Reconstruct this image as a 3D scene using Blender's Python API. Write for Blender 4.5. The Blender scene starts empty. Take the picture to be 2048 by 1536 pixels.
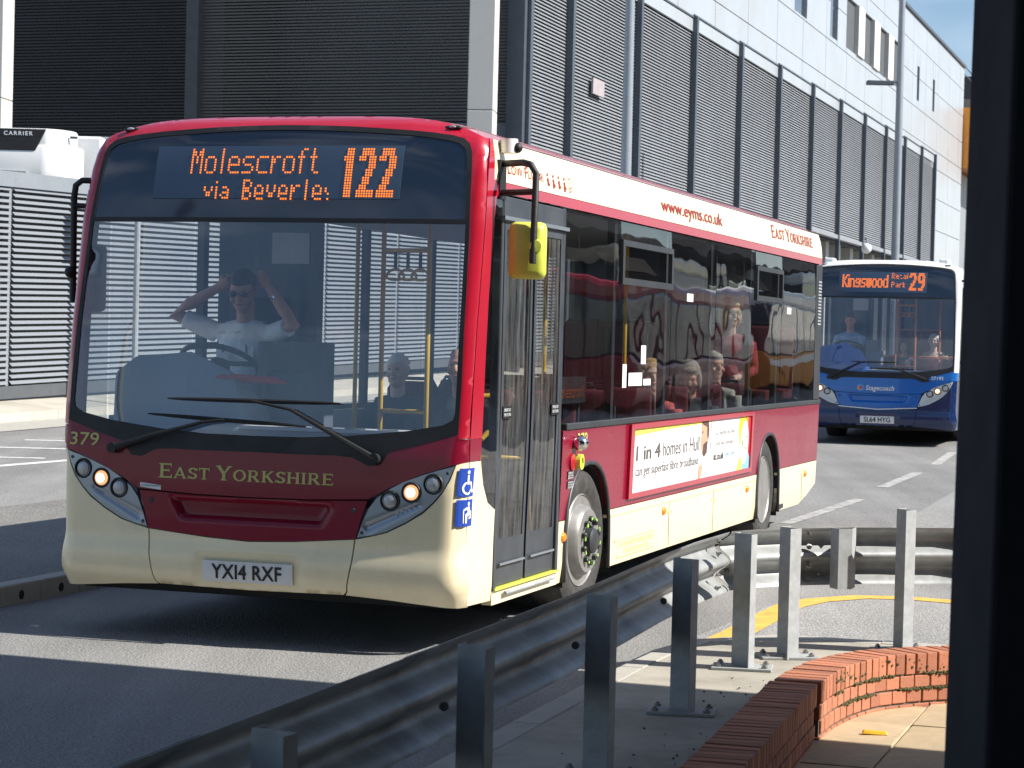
import bpy, bmesh, math, random
from mathutils import Vector, Matrix, Euler
from mathutils.geometry import delaunay_2d_cdt
random.seed(7)
PI = math.pi
sc = bpy.context.scene
C = sc.collection
TH = math.radians(18.083)                      # heading of the road and the buses
BD = Vector((math.sin(TH), math.cos(TH), 0))   # away along the road
BN = Vector((math.cos(TH), -math.sin(TH), 0))  # across the road, to the right

# ------------------------------------------------------------------ camera
cam = bpy.data.cameras.new('camera'); camo = bpy.data.objects.new('camera', cam); C.objects.link(camo)
cam.sensor_width = 36; cam.lens = 78.22; cam.clip_end = 3000; cam.clip_start = 0.1
pit, rol = math.radians(1.1124), math.radians(1.43)
fw = Vector((0, math.cos(pit), -math.sin(pit))); rt = Vector((1, 0, 0)); up = rt.cross(fw)
cr = rt * math.cos(rol) + up * math.sin(rol); cu = up * math.cos(rol) - rt * math.sin(rol)
camo.matrix_world = Matrix(((cr.x, cu.x, -fw.x, 0), (cr.y, cu.y, -fw.y, 0), (cr.z, cu.z, -fw.z, 1.74), (0, 0, 0, 1)))
cam.dof.use_dof = True; cam.dof.focus_distance = 14; cam.dof.aperture_fstop = 11
sc.camera = camo
# ------------------------------------------------------------------ sky, sun, exposure
ELEV, SAZ = math.radians(41), math.radians(12.5)
w = bpy.data.worlds.new('World'); sc.world = w; w.use_nodes = True
nt = w.node_tree; nt.nodes.clear()
wo = nt.nodes.new('ShaderNodeOutputWorld'); bg = nt.nodes.new('ShaderNodeBackground'); sky = nt.nodes.new('ShaderNodeTexSky')
sky.sky_type = 'NISHITA'; sky.sun_disc = False; sky.sun_elevation = ELEV; sky.sun_rotation = PI / 2 + SAZ
sky.air_density = 1.0; sky.dust_density = .6; sky.ozone_density = 3.5
tc = nt.nodes.new('ShaderNodeTexCoord'); mp = nt.nodes.new('ShaderNodeMapping'); mp.inputs['Scale'].default_value = (1.6, 1.6, 6)
nz = nt.nodes.new('ShaderNodeTexNoise'); nz.inputs['Scale'].default_value = 2.2; nz.inputs['Detail'].default_value = 7
rp = nt.nodes.new('ShaderNodeValToRGB'); rp.color_ramp.elements[0].position = .47; rp.color_ramp.elements[1].position = .76
rp.color_ramp.elements[1].color = (.3, .3, .3, 1)
mx = nt.nodes.new('ShaderNodeMix'); mx.data_type = 'RGBA'; mx.inputs['B'].default_value = (12.5, 13.0, 13.6, 1)
nt.links.new(tc.outputs['Generated'], mp.inputs['Vector']); nt.links.new(mp.outputs[0], nz.inputs['Vector'])
nt.links.new(nz.outputs['Fac'], rp.inputs[0]); nt.links.new(rp.outputs[0], mx.inputs['Factor'])
nt.links.new(sky.outputs[0], mx.inputs['A']); nt.links.new(mx.outputs['Result'], bg.inputs[0]); nt.links.new(bg.outputs[0], wo.inputs[0])
bg.inputs[1].default_value = 0.082
sun = bpy.data.lights.new('sun', 'SUN'); suno = bpy.data.objects.new('sun', sun); C.objects.link(suno)
sun.energy = 5.0; sun.angle = math.radians(.53); sun.color = (1, .955, .88)
TOSUN = Vector((math.cos(SAZ) * math.cos(ELEV), -math.sin(SAZ) * math.cos(ELEV), math.sin(ELEV)))
suno.rotation_euler = TOSUN.to_track_quat('Z', 'Y').to_euler(); suno.location = TOSUN * 40
vs = sc.view_settings; vs.view_transform = 'Standard'; vs.look = 'None'; vs.gamma = 1; vs.exposure = 0.74
vs.use_curve_mapping = False
sc.render.engine = 'CYCLES'; sc.cycles.max_bounces = 6; sc.cycles.diffuse_bounces = 3; sc.cycles.glossy_bounces = 3; sc.cycles.transparent_max_bounces = 12; sc.cycles.caustics_reflective = False
sc.cycles.caustics_refractive = False; sc.cycles.sample_clamp_indirect = 6

# ------------------------------------------------------------------ helpers
class MB:
    def __init__(s): s.v = []; s.f = []
    def add(s, v, f, M=None):
        n = len(s.v); s.v += [(M @ Vector(p))[:] if M else tuple(p) for p in v]; s.f += [[i + n for i in q] for q in f]; return s
    def box(s, c, d, M=None, rz=0):
        x, y, z = [a / 2 for a in d]; R = Matrix.Rotation(rz, 4, 'Z')
        v = [Vector(c) + R @ Vector((i * x, j * y, k * z)) for i in (-1, 1) for j in (-1, 1) for k in (-1, 1)]
        return s.add(v, [(0, 1, 3, 2), (4, 6, 7, 5), (0, 4, 5, 1), (2, 3, 7, 6), (0, 2, 6, 4), (1, 5, 7, 3)], M)
    def prism(s, poly, z0, z1, M=None):
        n = len(poly); v = [(p[0], p[1], z0) for p in poly] + [(p[0], p[1], z1) for p in poly]
        return s.add(v, [list(range(n))[::-1], list(range(n, 2 * n))] + [(i, (i + 1) % n, n + (i + 1) % n, n + i) for i in range(n)], M)
    def tube(s, pts, r, n=8, caps=True, M=None, flat=None):
        pts = [Vector(p) for p in pts]; rs = r if isinstance(r, (list, tuple)) else [r] * len(pts); v = []; f = []
        u = None
        for i, p in enumerate(pts):
            t = (pts[min(i + 1, len(pts) - 1)] - pts[max(i - 1, 0)]).normalized()
            if u is None: u = t.orthogonal().normalized() if flat is None else Vector(flat)
            u = (u - t * u.dot(t)).normalized(); w_ = t.cross(u)
            for k in range(n):
                a = 2 * PI * k / n; v.append(p + (u * math.cos(a) + w_ * math.sin(a)) * rs[i])
        for i in range(len(pts) - 1):
            for k in range(n): f.append((i * n + k, i * n + (k + 1) % n, (i + 1) * n + (k + 1) % n, (i + 1) * n + k))
        if caps: f += [list(range(n))[::-1], list(range((len(pts) - 1) * n, len(pts) * n))]
        return s.add(v, f, M)
    def lathe(s, prof, n=24, M=None):            # profile of (radius, height), axis Z
        v = []; f = []
        for r_, h in prof:
            for k in range(n): a = 2 * PI * k / n; v.append((r_ * math.cos(a), r_ * math.sin(a), h))
        for i in range(len(prof) - 1):
            for k in range(n): f.append((i * n + k, i * n + (k + 1) % n, (i + 1) * n + (k + 1) % n, (i + 1) * n + k))
        if prof[0][0] > 1e-5: f.append(list(range(n))[::-1])
        if prof[-1][0] > 1e-5: f.append(list(range((len(prof) - 1) * n, len(prof) * n)))
        return s.add(v, f, M)
    def ell(s, c, r, M=None, nu=14, nv=10):
        v = []; f = []
        for j in range(nv + 1):
            b = -PI / 2 + PI * j / nv
            for k in range(nu):
                a = 2 * PI * k / nu; v.append((c[0] + r[0] * math.cos(b) * math.cos(a), c[1] + r[1] * math.cos(b) * math.sin(a), c[2] + r[2] * math.sin(b)))
        for j in range(nv):
            for k in range(nu): f.append((j * nu + k, j * nu + (k + 1) % nu, (j + 1) * nu + (k + 1) % nu, (j + 1) * nu + k))
        return s.add(v, f, M)
    def mesh(s, name, smooth=False, bevel=0):
        me = bpy.data.meshes.new(name); me.from_pydata(s.v, [], s.f)
        bm = bmesh.new(); bm.from_mesh(me); bmesh.ops.remove_doubles(bm, verts=bm.verts, dist=1e-6)
        bmesh.ops.recalc_face_normals(bm, faces=bm.faces)
        if bevel: bmesh.ops.bevel(bm, geom=bm.edges[:], offset=bevel, segments=2, affect='EDGES', profile=.5, clamp_overlap=True)
        bm.to_mesh(me); bm.free()
        if smooth:
            me.shade_smooth()
            if smooth is not True: me.set_sharp_from_angle(angle=math.radians(smooth))
        return me
    def build(s, name, mat, parent=None, smooth=False, bevel=0):
        return link(name, s.mesh(name, smooth, bevel), mat, parent)
def link(name, me, mat, parent=None):
    o = bpy.data.objects.new(name, me); C.objects.link(o)
    if mat and not me.materials: me.materials.append(mat)
    if parent: o.parent = parent
    return o
def tag(o, label, cat, group=None):
    o['label'] = label; o['category'] = cat
    if group: o['group'] = group
    return o
def kind(o, k): o['kind'] = k; return o
def thing(name, label, cat, loc=(0, 0, 0), rz=0, group=None):
    o = bpy.data.objects.new(name, None); C.objects.link(o); o.location = loc; o.rotation_euler = (0, 0, rz); o.empty_display_size = .2
    return tag(o, label, cat, group)
def pip(x, y, P):
    c = False; j = len(P) - 1
    for i in range(len(P)):
        a, b = P[i], P[j]
        if (a[1] > y) != (b[1] > y) and x < (b[0] - a[0]) * (y - a[1]) / (b[1] - a[1]) + a[0]: c = not c
        j = i
    return c
def dens(P, st):
    o = []
    for i in range(len(P)):
        a, b = P[i], P[(i + 1) % len(P)]; L = math.hypot(b[0] - a[0], b[1] - a[1]); k = max(1, int(L / st + .5))
        o += [(a[0] + (b[0] - a[0]) * t / k, a[1] + (b[1] - a[1]) * t / k) for t in range(k)]
    return o
def sheet(outline, mf, step=.08, holes=(), thick=.02, off=0.0):
    """a panel of real curvature: a 2-D outline filled with triangles and laid on the surface mf(u, v, offset)"""
    loops = [dens(outline, step)] + [dens(h, step) for h in holes]
    pts = []; ed = []
    for L in loops:
        n = len(pts); pts += L; ed += [(n + i, n + (i + 1) % len(L)) for i in range(len(L))]
    us = [p[0] for p in loops[0]]; vs_ = [p[1] for p in loops[0]]
    bp = list(pts)
    u = min(us) + step * .5
    while u < max(us):
        v = min(vs_) + step * .5
        while v < max(vs_):
            if pip(u, v, loops[0]) and not any(pip(u, v, h) for h in loops[1:]) and all((u - q[0]) ** 2 + (v - q[1]) ** 2 > (.45 * step) ** 2 for q in bp): pts.append((u, v))
            v += step
        u += step
    r = delaunay_2d_cdt([Vector(p) for p in pts], ed, [], 0, 1e-6)
    V, F = r[0], r[2]
    fs = []
    for t in F:
        cx = sum(V[i][0] for i in t) / len(t); cy = sum(V[i][1] for i in t) / len(t)
        if pip(cx, cy, loops[0]) and not any(pip(cx, cy, h) for h in loops[1:]): fs.append(list(t))
    mb = MB(); mb.v = [tuple(mf(p[0], p[1], off)) for p in V]; mb.f = fs
    if thick:
        cnt = {}
        for t in fs:
            for i in range(len(t)):
                a, b = t[i], t[(i + 1) % len(t)]; k = (min(a, b), max(a, b)); cnt[k] = None if k in cnt else (a, b)
        n = {}
        for k, e in cnt.items():
            if e:
                for i in e:
                    if i not in n: n[i] = len(mb.v); mb.v.append(tuple(mf(V[i][0], V[i][1], off - thick)))
                mb.f.append((e[1], e[0], n[e[0]], n[e[1]]))
    return mb
def text2d(s, bold=0.0, shear=0.0, spacing=1.0):
    cu_ = bpy.data.curves.new('t', 'FONT'); cu_.body = s; cu_.resolution_u = 3; cu_.offset = bold; cu_.shear = shear; cu_.space_character = spacing
    o = bpy.data.objects.new('t', cu_); C.objects.link(o); bpy.context.view_layer.update()
    dg = bpy.context.evaluated_depsgraph_get(); me = bpy.data.meshes.new_from_object(o.evaluated_get(dg))
    v = [(q.co.x, q.co.y) for q in me.vertices]; f = [list(p.vertices) for p in me.polygons]
    bpy.data.objects.remove(o); bpy.data.curves.remove(cu_); bpy.data.meshes.remove(me)
    return v, f
def lettering(s, box, mf, mat, parent, name='lettering', off=.004, bold=0.0, shear=0.0, spacing=1.0, caps=None):
    """text fitted to box (u0, v0, u1, v1) and laid on a surface; caps = small-cap scale"""
    mb = MB()
    if caps:
        x = 0
        for wd in s.split(' '):
            for i, ch in enumerate(wd):
                v, f = serif(ch) if ch in 'EASTYORKHI' and s.startswith('EAST') else text2d(ch, bold); k = 1 if i == 0 else caps
                x0 = min(p[0] for p in v); x1 = max(p[0] for p in v)
                n = len(mb.v); mb.v += [(x + (p[0] - x0) * k * 1.12, p[1] * k, 0) for p in v]; mb.f += [[j + n for j in q] for q in f]
                x += (x1 - x0) * k * 1.12 + .10
            x += .33
    else:
        v, f = text2d(s, 0, shear, spacing)
        for k, (a, b) in enumerate([(0, 0), (bold, 0), (-bold, 0), (0, bold * .6), (0, -bold * .6)] if bold else [(0, 0)]):
            n = len(mb.v); mb.v += [(p[0] + a, p[1] + b, k * .0003) for p in v]; mb.f += [[j + n for j in q] for q in f]
    a0 = min(p[0] for p in mb.v); a1 = max(p[0] for p in mb.v); b0 = min(p[1] for p in mb.v); b1 = max(p[1] for p in mb.v)
    u0, v0, u1, v1 = box
    mb.v = [tuple(mf(u0 + (p[0] - a0) / (a1 - a0) * (u1 - u0), v0 + (p[1] - b0) / (b1 - b0) * (v1 - v0), off + p[2])) for p in mb.v]
    me = bpy.data.meshes.new(name); me.from_pydata(mb.v, [], mb.f)
    return link(name, me, mat, parent)
def serif(ch):
    '''a wide engraved capital as quads in a box one unit high: strokes, curves and small serifs'''
    T, U = .20, .105; Q = []
    def st(x0, y0, x1, y1, w=T):
        d = Vector((x1 - x0, y1 - y0)); n = Vector((-d.y, d.x)).normalized() * w / 2; a = Vector((x0, y0)); b = Vector((x1, y1)); Q.append([a - n, b - n, b + n, a + n])
    def sf(x, y, w=.20): Q.append([Vector((x - w, y - .035)), Vector((x + w, y - .035)), Vector((x + w, y + .035)), Vector((x - w, y + .035))])
    def arc(cx, cy, rx, ry, a0, a1, n=14):
        for i in range(n):
            a, b = math.radians(a0 + (a1 - a0) * i / n), math.radians(a0 + (a1 - a0) * (i + 1) / n)
            P = []
            for t, k in ((a, 1), (b, 1), (b, 0), (a, 0)):
                w = U + (T - U) * abs(math.cos(t)); P.append(Vector((cx + (rx - (0 if k else w)) * math.cos(t), cy + (ry - (0 if k else w)) * math.sin(t))))
            Q.append(P)
    if ch == 'E': st(.2, 0, .2, 1); st(.2, .05, .85, .05, U); st(.2, .95, .82, .95, U); st(.2, .52, .66, .52, U); sf(.15, .035, .15); sf(.15, .965, .15); st(.83, 0, .83, .24, .07); st(.80, .78, .80, 1, .07); st(.66, .42, .66, .62, .06); w = .9
    elif ch == 'A': st(.12, 0, .52, 1, .13); st(.50, 1, .92, 0, T); st(.28, .30, .75, .30, U); sf(.12, .035, .14); sf(.92, .035, .16); w = 1.06
    elif ch == 'S': arc(.42, .735, .36, .265, 20, 270, 16); arc(.42, .265, .38, .265, 90, -160, 16); st(.75, .72, .75, .98, .07); st(.06, .02, .06, .28, .07); w = .84
    elif ch == 'T': st(.46, 0, .46, 1); st(.04, .95, .88, .95, U); st(.05, .74, .05, 1, .07); st(.87, .74, .87, 1, .07); sf(.46, .035, .2); w = .92
    elif ch == 'Y': st(.14, 1, .50, .45, T); st(.86, 1, .50, .45, .13); st(.50, 0, .50, .5); sf(.14, .965, .16); sf(.86, .965, .14); sf(.50, .035, .2); w = 1.0
    elif ch == 'O': arc(.52, .5, .52, .51, 0, 360, 28); w = 1.04
    elif ch == 'R': st(.2, 0, .2, 1); st(.2, .95, .55, .95, U); st(.2, .47, .55, .47, U); arc(.53, .71, .30, .29, 90, -90, 12); st(.48, .46, .86, .02, T); sf(.17, .035, .17); sf(.15, .965, .13); sf(.88, .035, .12); w = .98
    elif ch == 'K': st(.2, 0, .2, 1); st(.25, .42, .82, .98, .13); st(.42, .58, .84, .02, T); sf(.19, .035, .19); sf(.19, .965, .19); sf(.82, .965, .15); sf(.86, .035, .15); w = 1.0
    elif ch == 'H': st(.2, 0, .2, 1); st(.85, 0, .85, 1); st(.2, .5, .85, .5, U); w = 1.05; [sf(x, y, .18) for x in (.2, .85) for y in (.035, .965)]
    else: st(.2, 0, .2, 1); sf(.2, .035, .19); sf(.2, .965, .19); w = .4
    v = []; f = []
    for q in Q: f.append([len(v) + i for i in range(4)]); v += [(p.x, p.y) for p in q]
    return v, f
def copy_tree(o, parent=None):
    c = o.copy(); C.objects.link(c); c.parent = parent
    for ch in o.children: copy_tree(ch, c)
    return c
def smst(a, b, x): t = min(1, max(0, (x - a) / (b - a))); return t * t * (3 - 2 * t)
def interp(x, xs, ys):
    if x <= xs[0]: return ys[0]
    for i in range(1, len(xs)):
        if x <= xs[i]: t = (x - xs[i - 1]) / (xs[i] - xs[i - 1]); return ys[i - 1] + (ys[i] - ys[i - 1]) * t
    return ys[-1]

# ------------------------------------------------------------------ materials
def newmat(name):
    m = bpy.data.materials.new(name); m.use_nodes = True; t = m.node_tree; t.nodes.clear()
    o = t.nodes.new('ShaderNodeOutputMaterial'); return m, t, o
def N(t, ty, **k):
    n = t.nodes.new(ty)
    for a, b in k.items():
        if a in n.inputs: n.inputs[a].default_value = b
        else: setattr(n, a, b)
    return n
def noise(t, scale, detail=4, rough=.55, vec=None, co='Object'):
    n = N(t, 'ShaderNodeTexNoise'); n.inputs['Scale'].default_value = scale; n.inputs['Detail'].default_value = detail; n.inputs['Roughness'].default_value = rough
    if vec is None: c = N(t, 'ShaderNodeTexCoord'); vec = c.outputs[co]
    t.links.new(vec, n.inputs['Vector']); return n
def ramp(t, src, stops):
    r = N(t, 'ShaderNodeValToRGB'); e = r.color_ramp.elements
    while len(e) < len(stops): e.new(.5)
    for i, (p, c) in enumerate(stops): e[i].position = p; e[i].color = (*c, 1) if len(c) == 3 else c
    t.links.new(src, r.inputs[0]); return r
def M(name, col, rough=.5, metal=0, var=.12, vscale=3.0, bump=0.0, bscale=40, coat=0, spec=.5, emit=None, estr=0, dirt=None, dscale=1.5, damt=.5, island=0):
    """a solid material with uneven colour, uneven gloss and a fine relief"""
    m, t, o = newmat(name); b = N(t, 'ShaderNodeBsdfPrincipled'); t.links.new(b.outputs[0], o.inputs[0])
    n = noise(t, vscale, 5, .6)
    lo = tuple(c * (1 - var) for c in col); hi = tuple(min(1, c * (1 + var)) for c in col)
    r = ramp(t, n.outputs['Fac'], [(.3, lo), (.7, hi)]); cs = r.outputs[0]
    if island:
        g = N(t, 'ShaderNodeNewGeometry'); oi = N(t, 'ShaderNodeObjectInfo'); hs = N(t, 'ShaderNodeHueSaturation'); mr = N(t, 'ShaderNodeMapRange')
        ad = N(t, 'ShaderNodeMath', operation='ADD'); t.links.new(g.outputs['Random Per Island'], ad.inputs[0]); t.links.new(oi.outputs['Random'], ad.inputs[1])
        fr = N(t, 'ShaderNodeMath', operation='FRACT'); t.links.new(ad.outputs[0], fr.inputs[0])
        mr.inputs['To Min'].default_value = 1 - island; mr.inputs['To Max'].default_value = 1 + island
        t.links.new(fr.outputs[0], mr.inputs['Value']); t.links.new(mr.outputs[0], hs.inputs['Value']); t.links.new(cs, hs.inputs['Color']); cs = hs.outputs[0]
    if dirt:
        d = noise(t, dscale, 8, .68); dr = ramp(t, d.outputs['Fac'], [(.45, (0, 0, 0)), (.75, (damt, damt, damt))])
        x = N(t, 'ShaderNodeMix', data_type='RGBA'); x.inputs['B'].default_value = (*dirt, 1)
        t.links.new(dr.outputs[0], x.inputs['Factor']); t.links.new(cs, x.inputs['A']); cs = x.outputs['Result']
    t.links.new(cs, b.inputs['Base Color'])
    n2 = noise(t, vscale * 2.3, 6, .65); r2 = N(t, 'ShaderNodeMapRange'); r2.inputs['To Min'].default_value = max(.02, rough * .75); r2.inputs['To Max'].default_value = min(1, rough * 1.3)
    t.links.new(n2.outputs['Fac'], r2.inputs['Value']); t.links.new(r2.outputs[0], b.inputs['Roughness'])
    b.inputs['Metallic'].default_value = metal; b.inputs['Specular IOR Level'].default_value = spec
    if coat: b.inputs['Coat Weight'].default_value = coat; b.inputs['Coat Roughness'].default_value = .04
    if emit: b.inputs['Emission Color'].default_value = (*emit, 1); b.inputs['Emission Strength'].default_value = estr
    if bump:
        n3 = noise(t, bscale, 6, .6); bp = N(t, 'ShaderNodeBump'); bp.inputs['Strength'].default_value = bump; bp.inputs['Distance'].default_value = .01
        t.links.new(n3.outputs['Fac'], bp.inputs['Height']); t.links.new(bp.outputs[0], b.inputs['Normal'])
    return m
def glass(name, tint, ior=1.6, wave=0.0, wscale=(1, .6, 2.0), grime=.05, fac=1.0, gcol=(.6, .6, .58)):
    m, t, o = newmat(name)
    tr = N(t, 'ShaderNodeBsdfTransparent'); tr.inputs[0].default_value = (*tint, 1)
    gl = N(t, 'ShaderNodeBsdfGlossy'); gl.inputs['Roughness'].default_value = .012
    fr = N(t, 'ShaderNodeFresnel'); ge = N(t, 'ShaderNodeNewGeometry'); mi = N(t, 'ShaderNodeMapRange')   # same reflectance from both faces of the pane
    mi.inputs['To Min'].default_value = ior; mi.inputs['To Max'].default_value = 1 / ior; t.links.new(ge.outputs['Backfacing'], mi.inputs['Value']); t.links.new(mi.outputs[0], fr.inputs['IOR'])
    mx_ = N(t, 'ShaderNodeMixShader'); df = N(t, 'ShaderNodeBsdfDiffuse'); df.inputs[0].default_value = (*gcol, 1); m2 = N(t, 'ShaderNodeMixShader')
    if wave:
        c = N(t, 'ShaderNodeTexCoord'); mp_ = N(t, 'ShaderNodeMapping'); mp_.inputs['Scale'].default_value = wscale; t.links.new(c.outputs['Object'], mp_.inputs[0])
        n = noise(t, 1.0, 1.5, .45, mp_.outputs[0]); bp = N(t, 'ShaderNodeBump'); bp.inputs['Strength'].default_value = 1; bp.inputs['Distance'].default_value = wave
        t.links.new(n.outputs['Fac'], bp.inputs['Height']); t.links.new(bp.outputs[0], gl.inputs['Normal'])
    fm_ = N(t, 'ShaderNodeMath', operation='MULTIPLY'); fm_.inputs[1].default_value = fac; fm_.use_clamp = True
    t.links.new(fr.outputs[0], fm_.inputs[0]); t.links.new(fm_.outputs[0], mx_.inputs[0]); t.links.new(tr.outputs[0], mx_.inputs[1]); t.links.new(gl.outputs[0], mx_.inputs[2])
    c2 = N(t, 'ShaderNodeTexCoord'); mp2 = N(t, 'ShaderNodeMapping'); mp2.inputs['Scale'].default_value = (9, 9, .9); t.links.new(c2.outputs['Object'], mp2.inputs[0])
    gn = noise(t, 2.0, 8, .75, mp2.outputs[0]); gr = ramp(t, gn.outputs['Fac'], [(.4, (0, 0, 0)), (.8, (grime * 2.2,) * 3)])
    t.links.new(gr.outputs[0], m2.inputs[0]); t.links.new(mx_.outputs[0], m2.inputs[1]); t.links.new(df.outputs[0], m2.inputs[2]); t.links.new(m2.outputs[0], o.inputs[0])
    return m
def asphalt(name, a, b, patch=.20, chips=(.30, .29, .27)):
    m, t, o = newmat(name); p = N(t, 'ShaderNodeBsdfPrincipled'); t.links.new(p.outputs[0], o.inputs[0])
    g = N(t, 'ShaderNodeNewGeometry'); pos = g.outputs['Position']
    n1 = noise(t, .35, 6, .6, pos); n2 = noise(t, 70, 3, .7, pos); vo = N(t, 'ShaderNodeTexVoronoi'); vo.inputs['Scale'].default_value = 75; t.links.new(pos, vo.inputs['Vector'])
    r1 = ramp(t, n1.outputs['Fac'], [(.3, a), (.72, b)]); r2 = ramp(t, n2.outputs['Fac'], [(.30, (.42,) * 3), (.70, (1.55,) * 3)])
    mu = N(t, 'ShaderNodeMix', data_type='RGBA', blend_type='MULTIPLY'); mu.inputs['Factor'].default_value = 1
    t.links.new(r1.outputs[0], mu.inputs['A']); t.links.new(r2.outputs[0], mu.inputs['B'])
    vc = N(t, 'ShaderNodeSeparateColor'); t.links.new(vo.outputs['Color'], vc.inputs[0]); cr_ = ramp(t, vc.outputs[0], [(.86, (0, 0, 0)), (.95, (.85,) * 3)])
    mc = N(t, 'ShaderNodeMix', data_type='RGBA'); mc.inputs['B'].default_value = (*chips, 1); t.links.new(cr_.outputs[0], mc.inputs['Factor']); t.links.new(mu.outputs['Result'], mc.inputs['A'])
    # worn wheel tracks and spills along the road
    mp_ = N(t, 'ShaderNodeMapping'); mp_.inputs['Rotation'].default_value = (0, 0, TH); mp_.inputs['Scale'].default_value = (1.3, .07, 1); t.links.new(pos, mp_.inputs[0])
    n4 = noise(t, 1.0, 5, .6, mp_.outputs[0]); r4 = ramp(t, n4.outputs['Fac'], [(.35, (1 - patch,) * 3), (.65, (1 + patch * .5,) * 3)])
    mf_ = N(t, 'ShaderNodeMix', data_type='RGBA', blend_type='MULTIPLY'); mf_.inputs['Factor'].default_value = 1
    t.links.new(mc.outputs['Result'], mf_.inputs['A']); t.links.new(r4.outputs[0], mf_.inputs['B']); t.links.new(mf_.outputs['Result'], p.inputs['Base Color'])
    p.inputs['Roughness'].default_value = .85; p.inputs['Specular IOR Level'].default_value = .35
    bp = N(t, 'ShaderNodeBump'); bp.inputs['Strength'].default_value = .75; bp.inputs['Distance'].default_value = .006; t.links.new(vo.outputs['Distance'], bp.inputs['Height']); t.links.new(bp.outputs[0], p.inputs['Normal'])
    return m
def emis(name, col, s):
    m, t, o = newmat(name); e = N(t, 'ShaderNodeEmission'); e.inputs[0].default_value = (*col, 1); e.inputs[1].default_value = s; t.links.new(e.outputs[0], o.inputs[0]); m.cycles.emission_sampling = 'NONE'; return m

m_asph = asphalt('asphalt', (.195, .193, .190), (.285, .280, .270))
m_asph2 = asphalt('asphalt_grey', (.25, .248, .24), (.33, .325, .315), .12, (.42, .41, .38))
m_asph3 = asphalt('asphalt_island', (.17, .165, .155), (.25, .243, .225), .1, (.36, .34, .31))
m_pave = M('pavement_concrete', (.40, .37, .31), .9, var=.18, vscale=1.3, bump=.5, bscale=110, dirt=(.17, .155, .13), dscale=2.2, damt=.75)
m_kerb = M('kerb_concrete', (.44, .42, .37), .85, var=.15, vscale=3, bump=.35, bscale=90, dirt=(.16, .15, .13), dscale=3, damt=.6)
m_slab = M('paving_slab', (.50, .385, .24), .85, var=.15, vscale=4, bump=.4, bscale=120, dirt=(.24, .19, .13), dscale=2.5, damt=.6, island=.12)
m_brick = M('brick', (.44, .165, .090), .8, var=.16, vscale=9, bump=.45, bscale=90, dirt=(.20, .10, .075), dscale=7, damt=.5, island=.24)
m_mortar = M('mortar', (.15, .135, .105), .95, var=.2, vscale=20, bump=.6, bscale=120)
m_moss = M('moss', (.085, .085, .030), .95, var=.4, vscale=40, bump=.8, bscale=200)
m_galv = M('galvanised_steel', (.36, .375, .38), .72, .05, var=.16, vscale=14, bump=.06, bscale=60, dirt=(.20, .21, .21), dscale=6, damt=.5)
m_galv2 = M('galvanised_rail', (.37, .385, .385), .48, .3, var=.18, vscale=9, bump=.05, bscale=40, dirt=(.17, .165, .15), dscale=4, damt=.55)
m_bolt = M('bolt_steel', (.30, .30, .29), .5, .7, var=.25, vscale=40)
m_white = M('road_paint_white', (.62, .62, .60), .8, var=.2, vscale=8, dirt=(.2, .2, .2), dscale=14, damt=.85)
m_wornwhite = M('road_paint_worn', (.42, .41, .39), .8, var=.3, vscale=8, dirt=(.15, .15, .15), dscale=9, damt=1)
m_yellow = M('road_paint_yellow', (.72, .42, .07), .8, var=.15, vscale=6, dirt=(.3, .2, .1), dscale=9, damt=.7)
m_pillar = M('pillar_coating', (.020, .020, .026), .9, var=.1, vscale=2, bump=.04, bscale=80, spec=.2)
m_maroon = M('maroon_paint', (.225, .007, .028), .26, var=.06, vscale=1.2, coat=.25, spec=.3)
m_red = M('red_paint', (.43, .010, .030), .22, var=.05, vscale=1.2, coat=.6)
m_cream = M('cream_paint', (.92, .80, .53), .28, var=.03, vscale=1.5, coat=.5, dirt=(.55, .47, .33), dscale=5, damt=.22)
m_blk = M('black_rubber', (.012, .012, .013), .55, var=.3, vscale=6, bump=.1, bscale=60)
m_blkg = M('black_gloss', (.010, .012, .016), .1, var=.1, coat=.5)
m_dest = M('destination_glass', (.006, .012, .025), .07, var=.1, coat=1.0, spec=.8)
m_disp = M('display_matrix', (.055, .092, .15), .3, var=.05, vscale=3)
m_led = emis('led_amber', (1.0, .22, .035), 1.15)
m_ledw = emis('led_amber_dim', (1.0, .22, .05), .35)
m_gold = M('gold_vinyl', (.60, .54, .17), .45, var=.06)
m_redv = M('dark_red_vinyl', (.34, .035, .025), .5, var=.05)
m_plate = M('plate_white', (.75, .75, .74), .35, var=.03)
m_ink = M('black_print', (.012, .012, .014), .5)
m_silver = M('silver_paint', (.32, .36, .40), .32, .55, var=.05, vscale=3, coat=.3)
m_chrome = M('chrome', (.7, .7, .7), .12, 1.0, var=.05)
m_tyre = M('tyre_rubber', (.035, .034, .033), .8, var=.25, vscale=14, bump=.3, bscale=50, dirt=(.10, .095, .085), dscale=9, damt=.6)
m_rim = M('wheel_rim', (.34, .335, .32), .42, .5, var=.1, vscale=9, dirt=(.2, .18, .15), dscale=10, damt=.55)
m_under = M('underbody', (.015, .015, .015), .9)
m_ambr = M('amber_lens', (.75, .22, .015), .2, var=.1, emit=(1, .3, .02), estr=.15)
m_lens = M('lamp_lens', (.45, .46, .47), .08, .4, var=.15, vscale=60, bump=.5, bscale=160, coat=1)
m_lit = emis('headlamp_lit', (1, .80, .58), 3.0); m_glow = emis('headlamp_reflector', (1, .48, .22), .75)
m_yelm = M('yellow_plastic', (.60, .66, .09), .42, var=.06, vscale=8, bump=.1, bscale=200)
m_yelp = M('yellow_pole', (.72, .44, .03), .35, var=.06)
m_door = M('door_frame', (.045, .052, .062), .4, var=.15, dirt=(.12, .12, .12), damt=.3)
m_trim = M('dark_trim', (.035, .038, .042), .45, var=.15)
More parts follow.
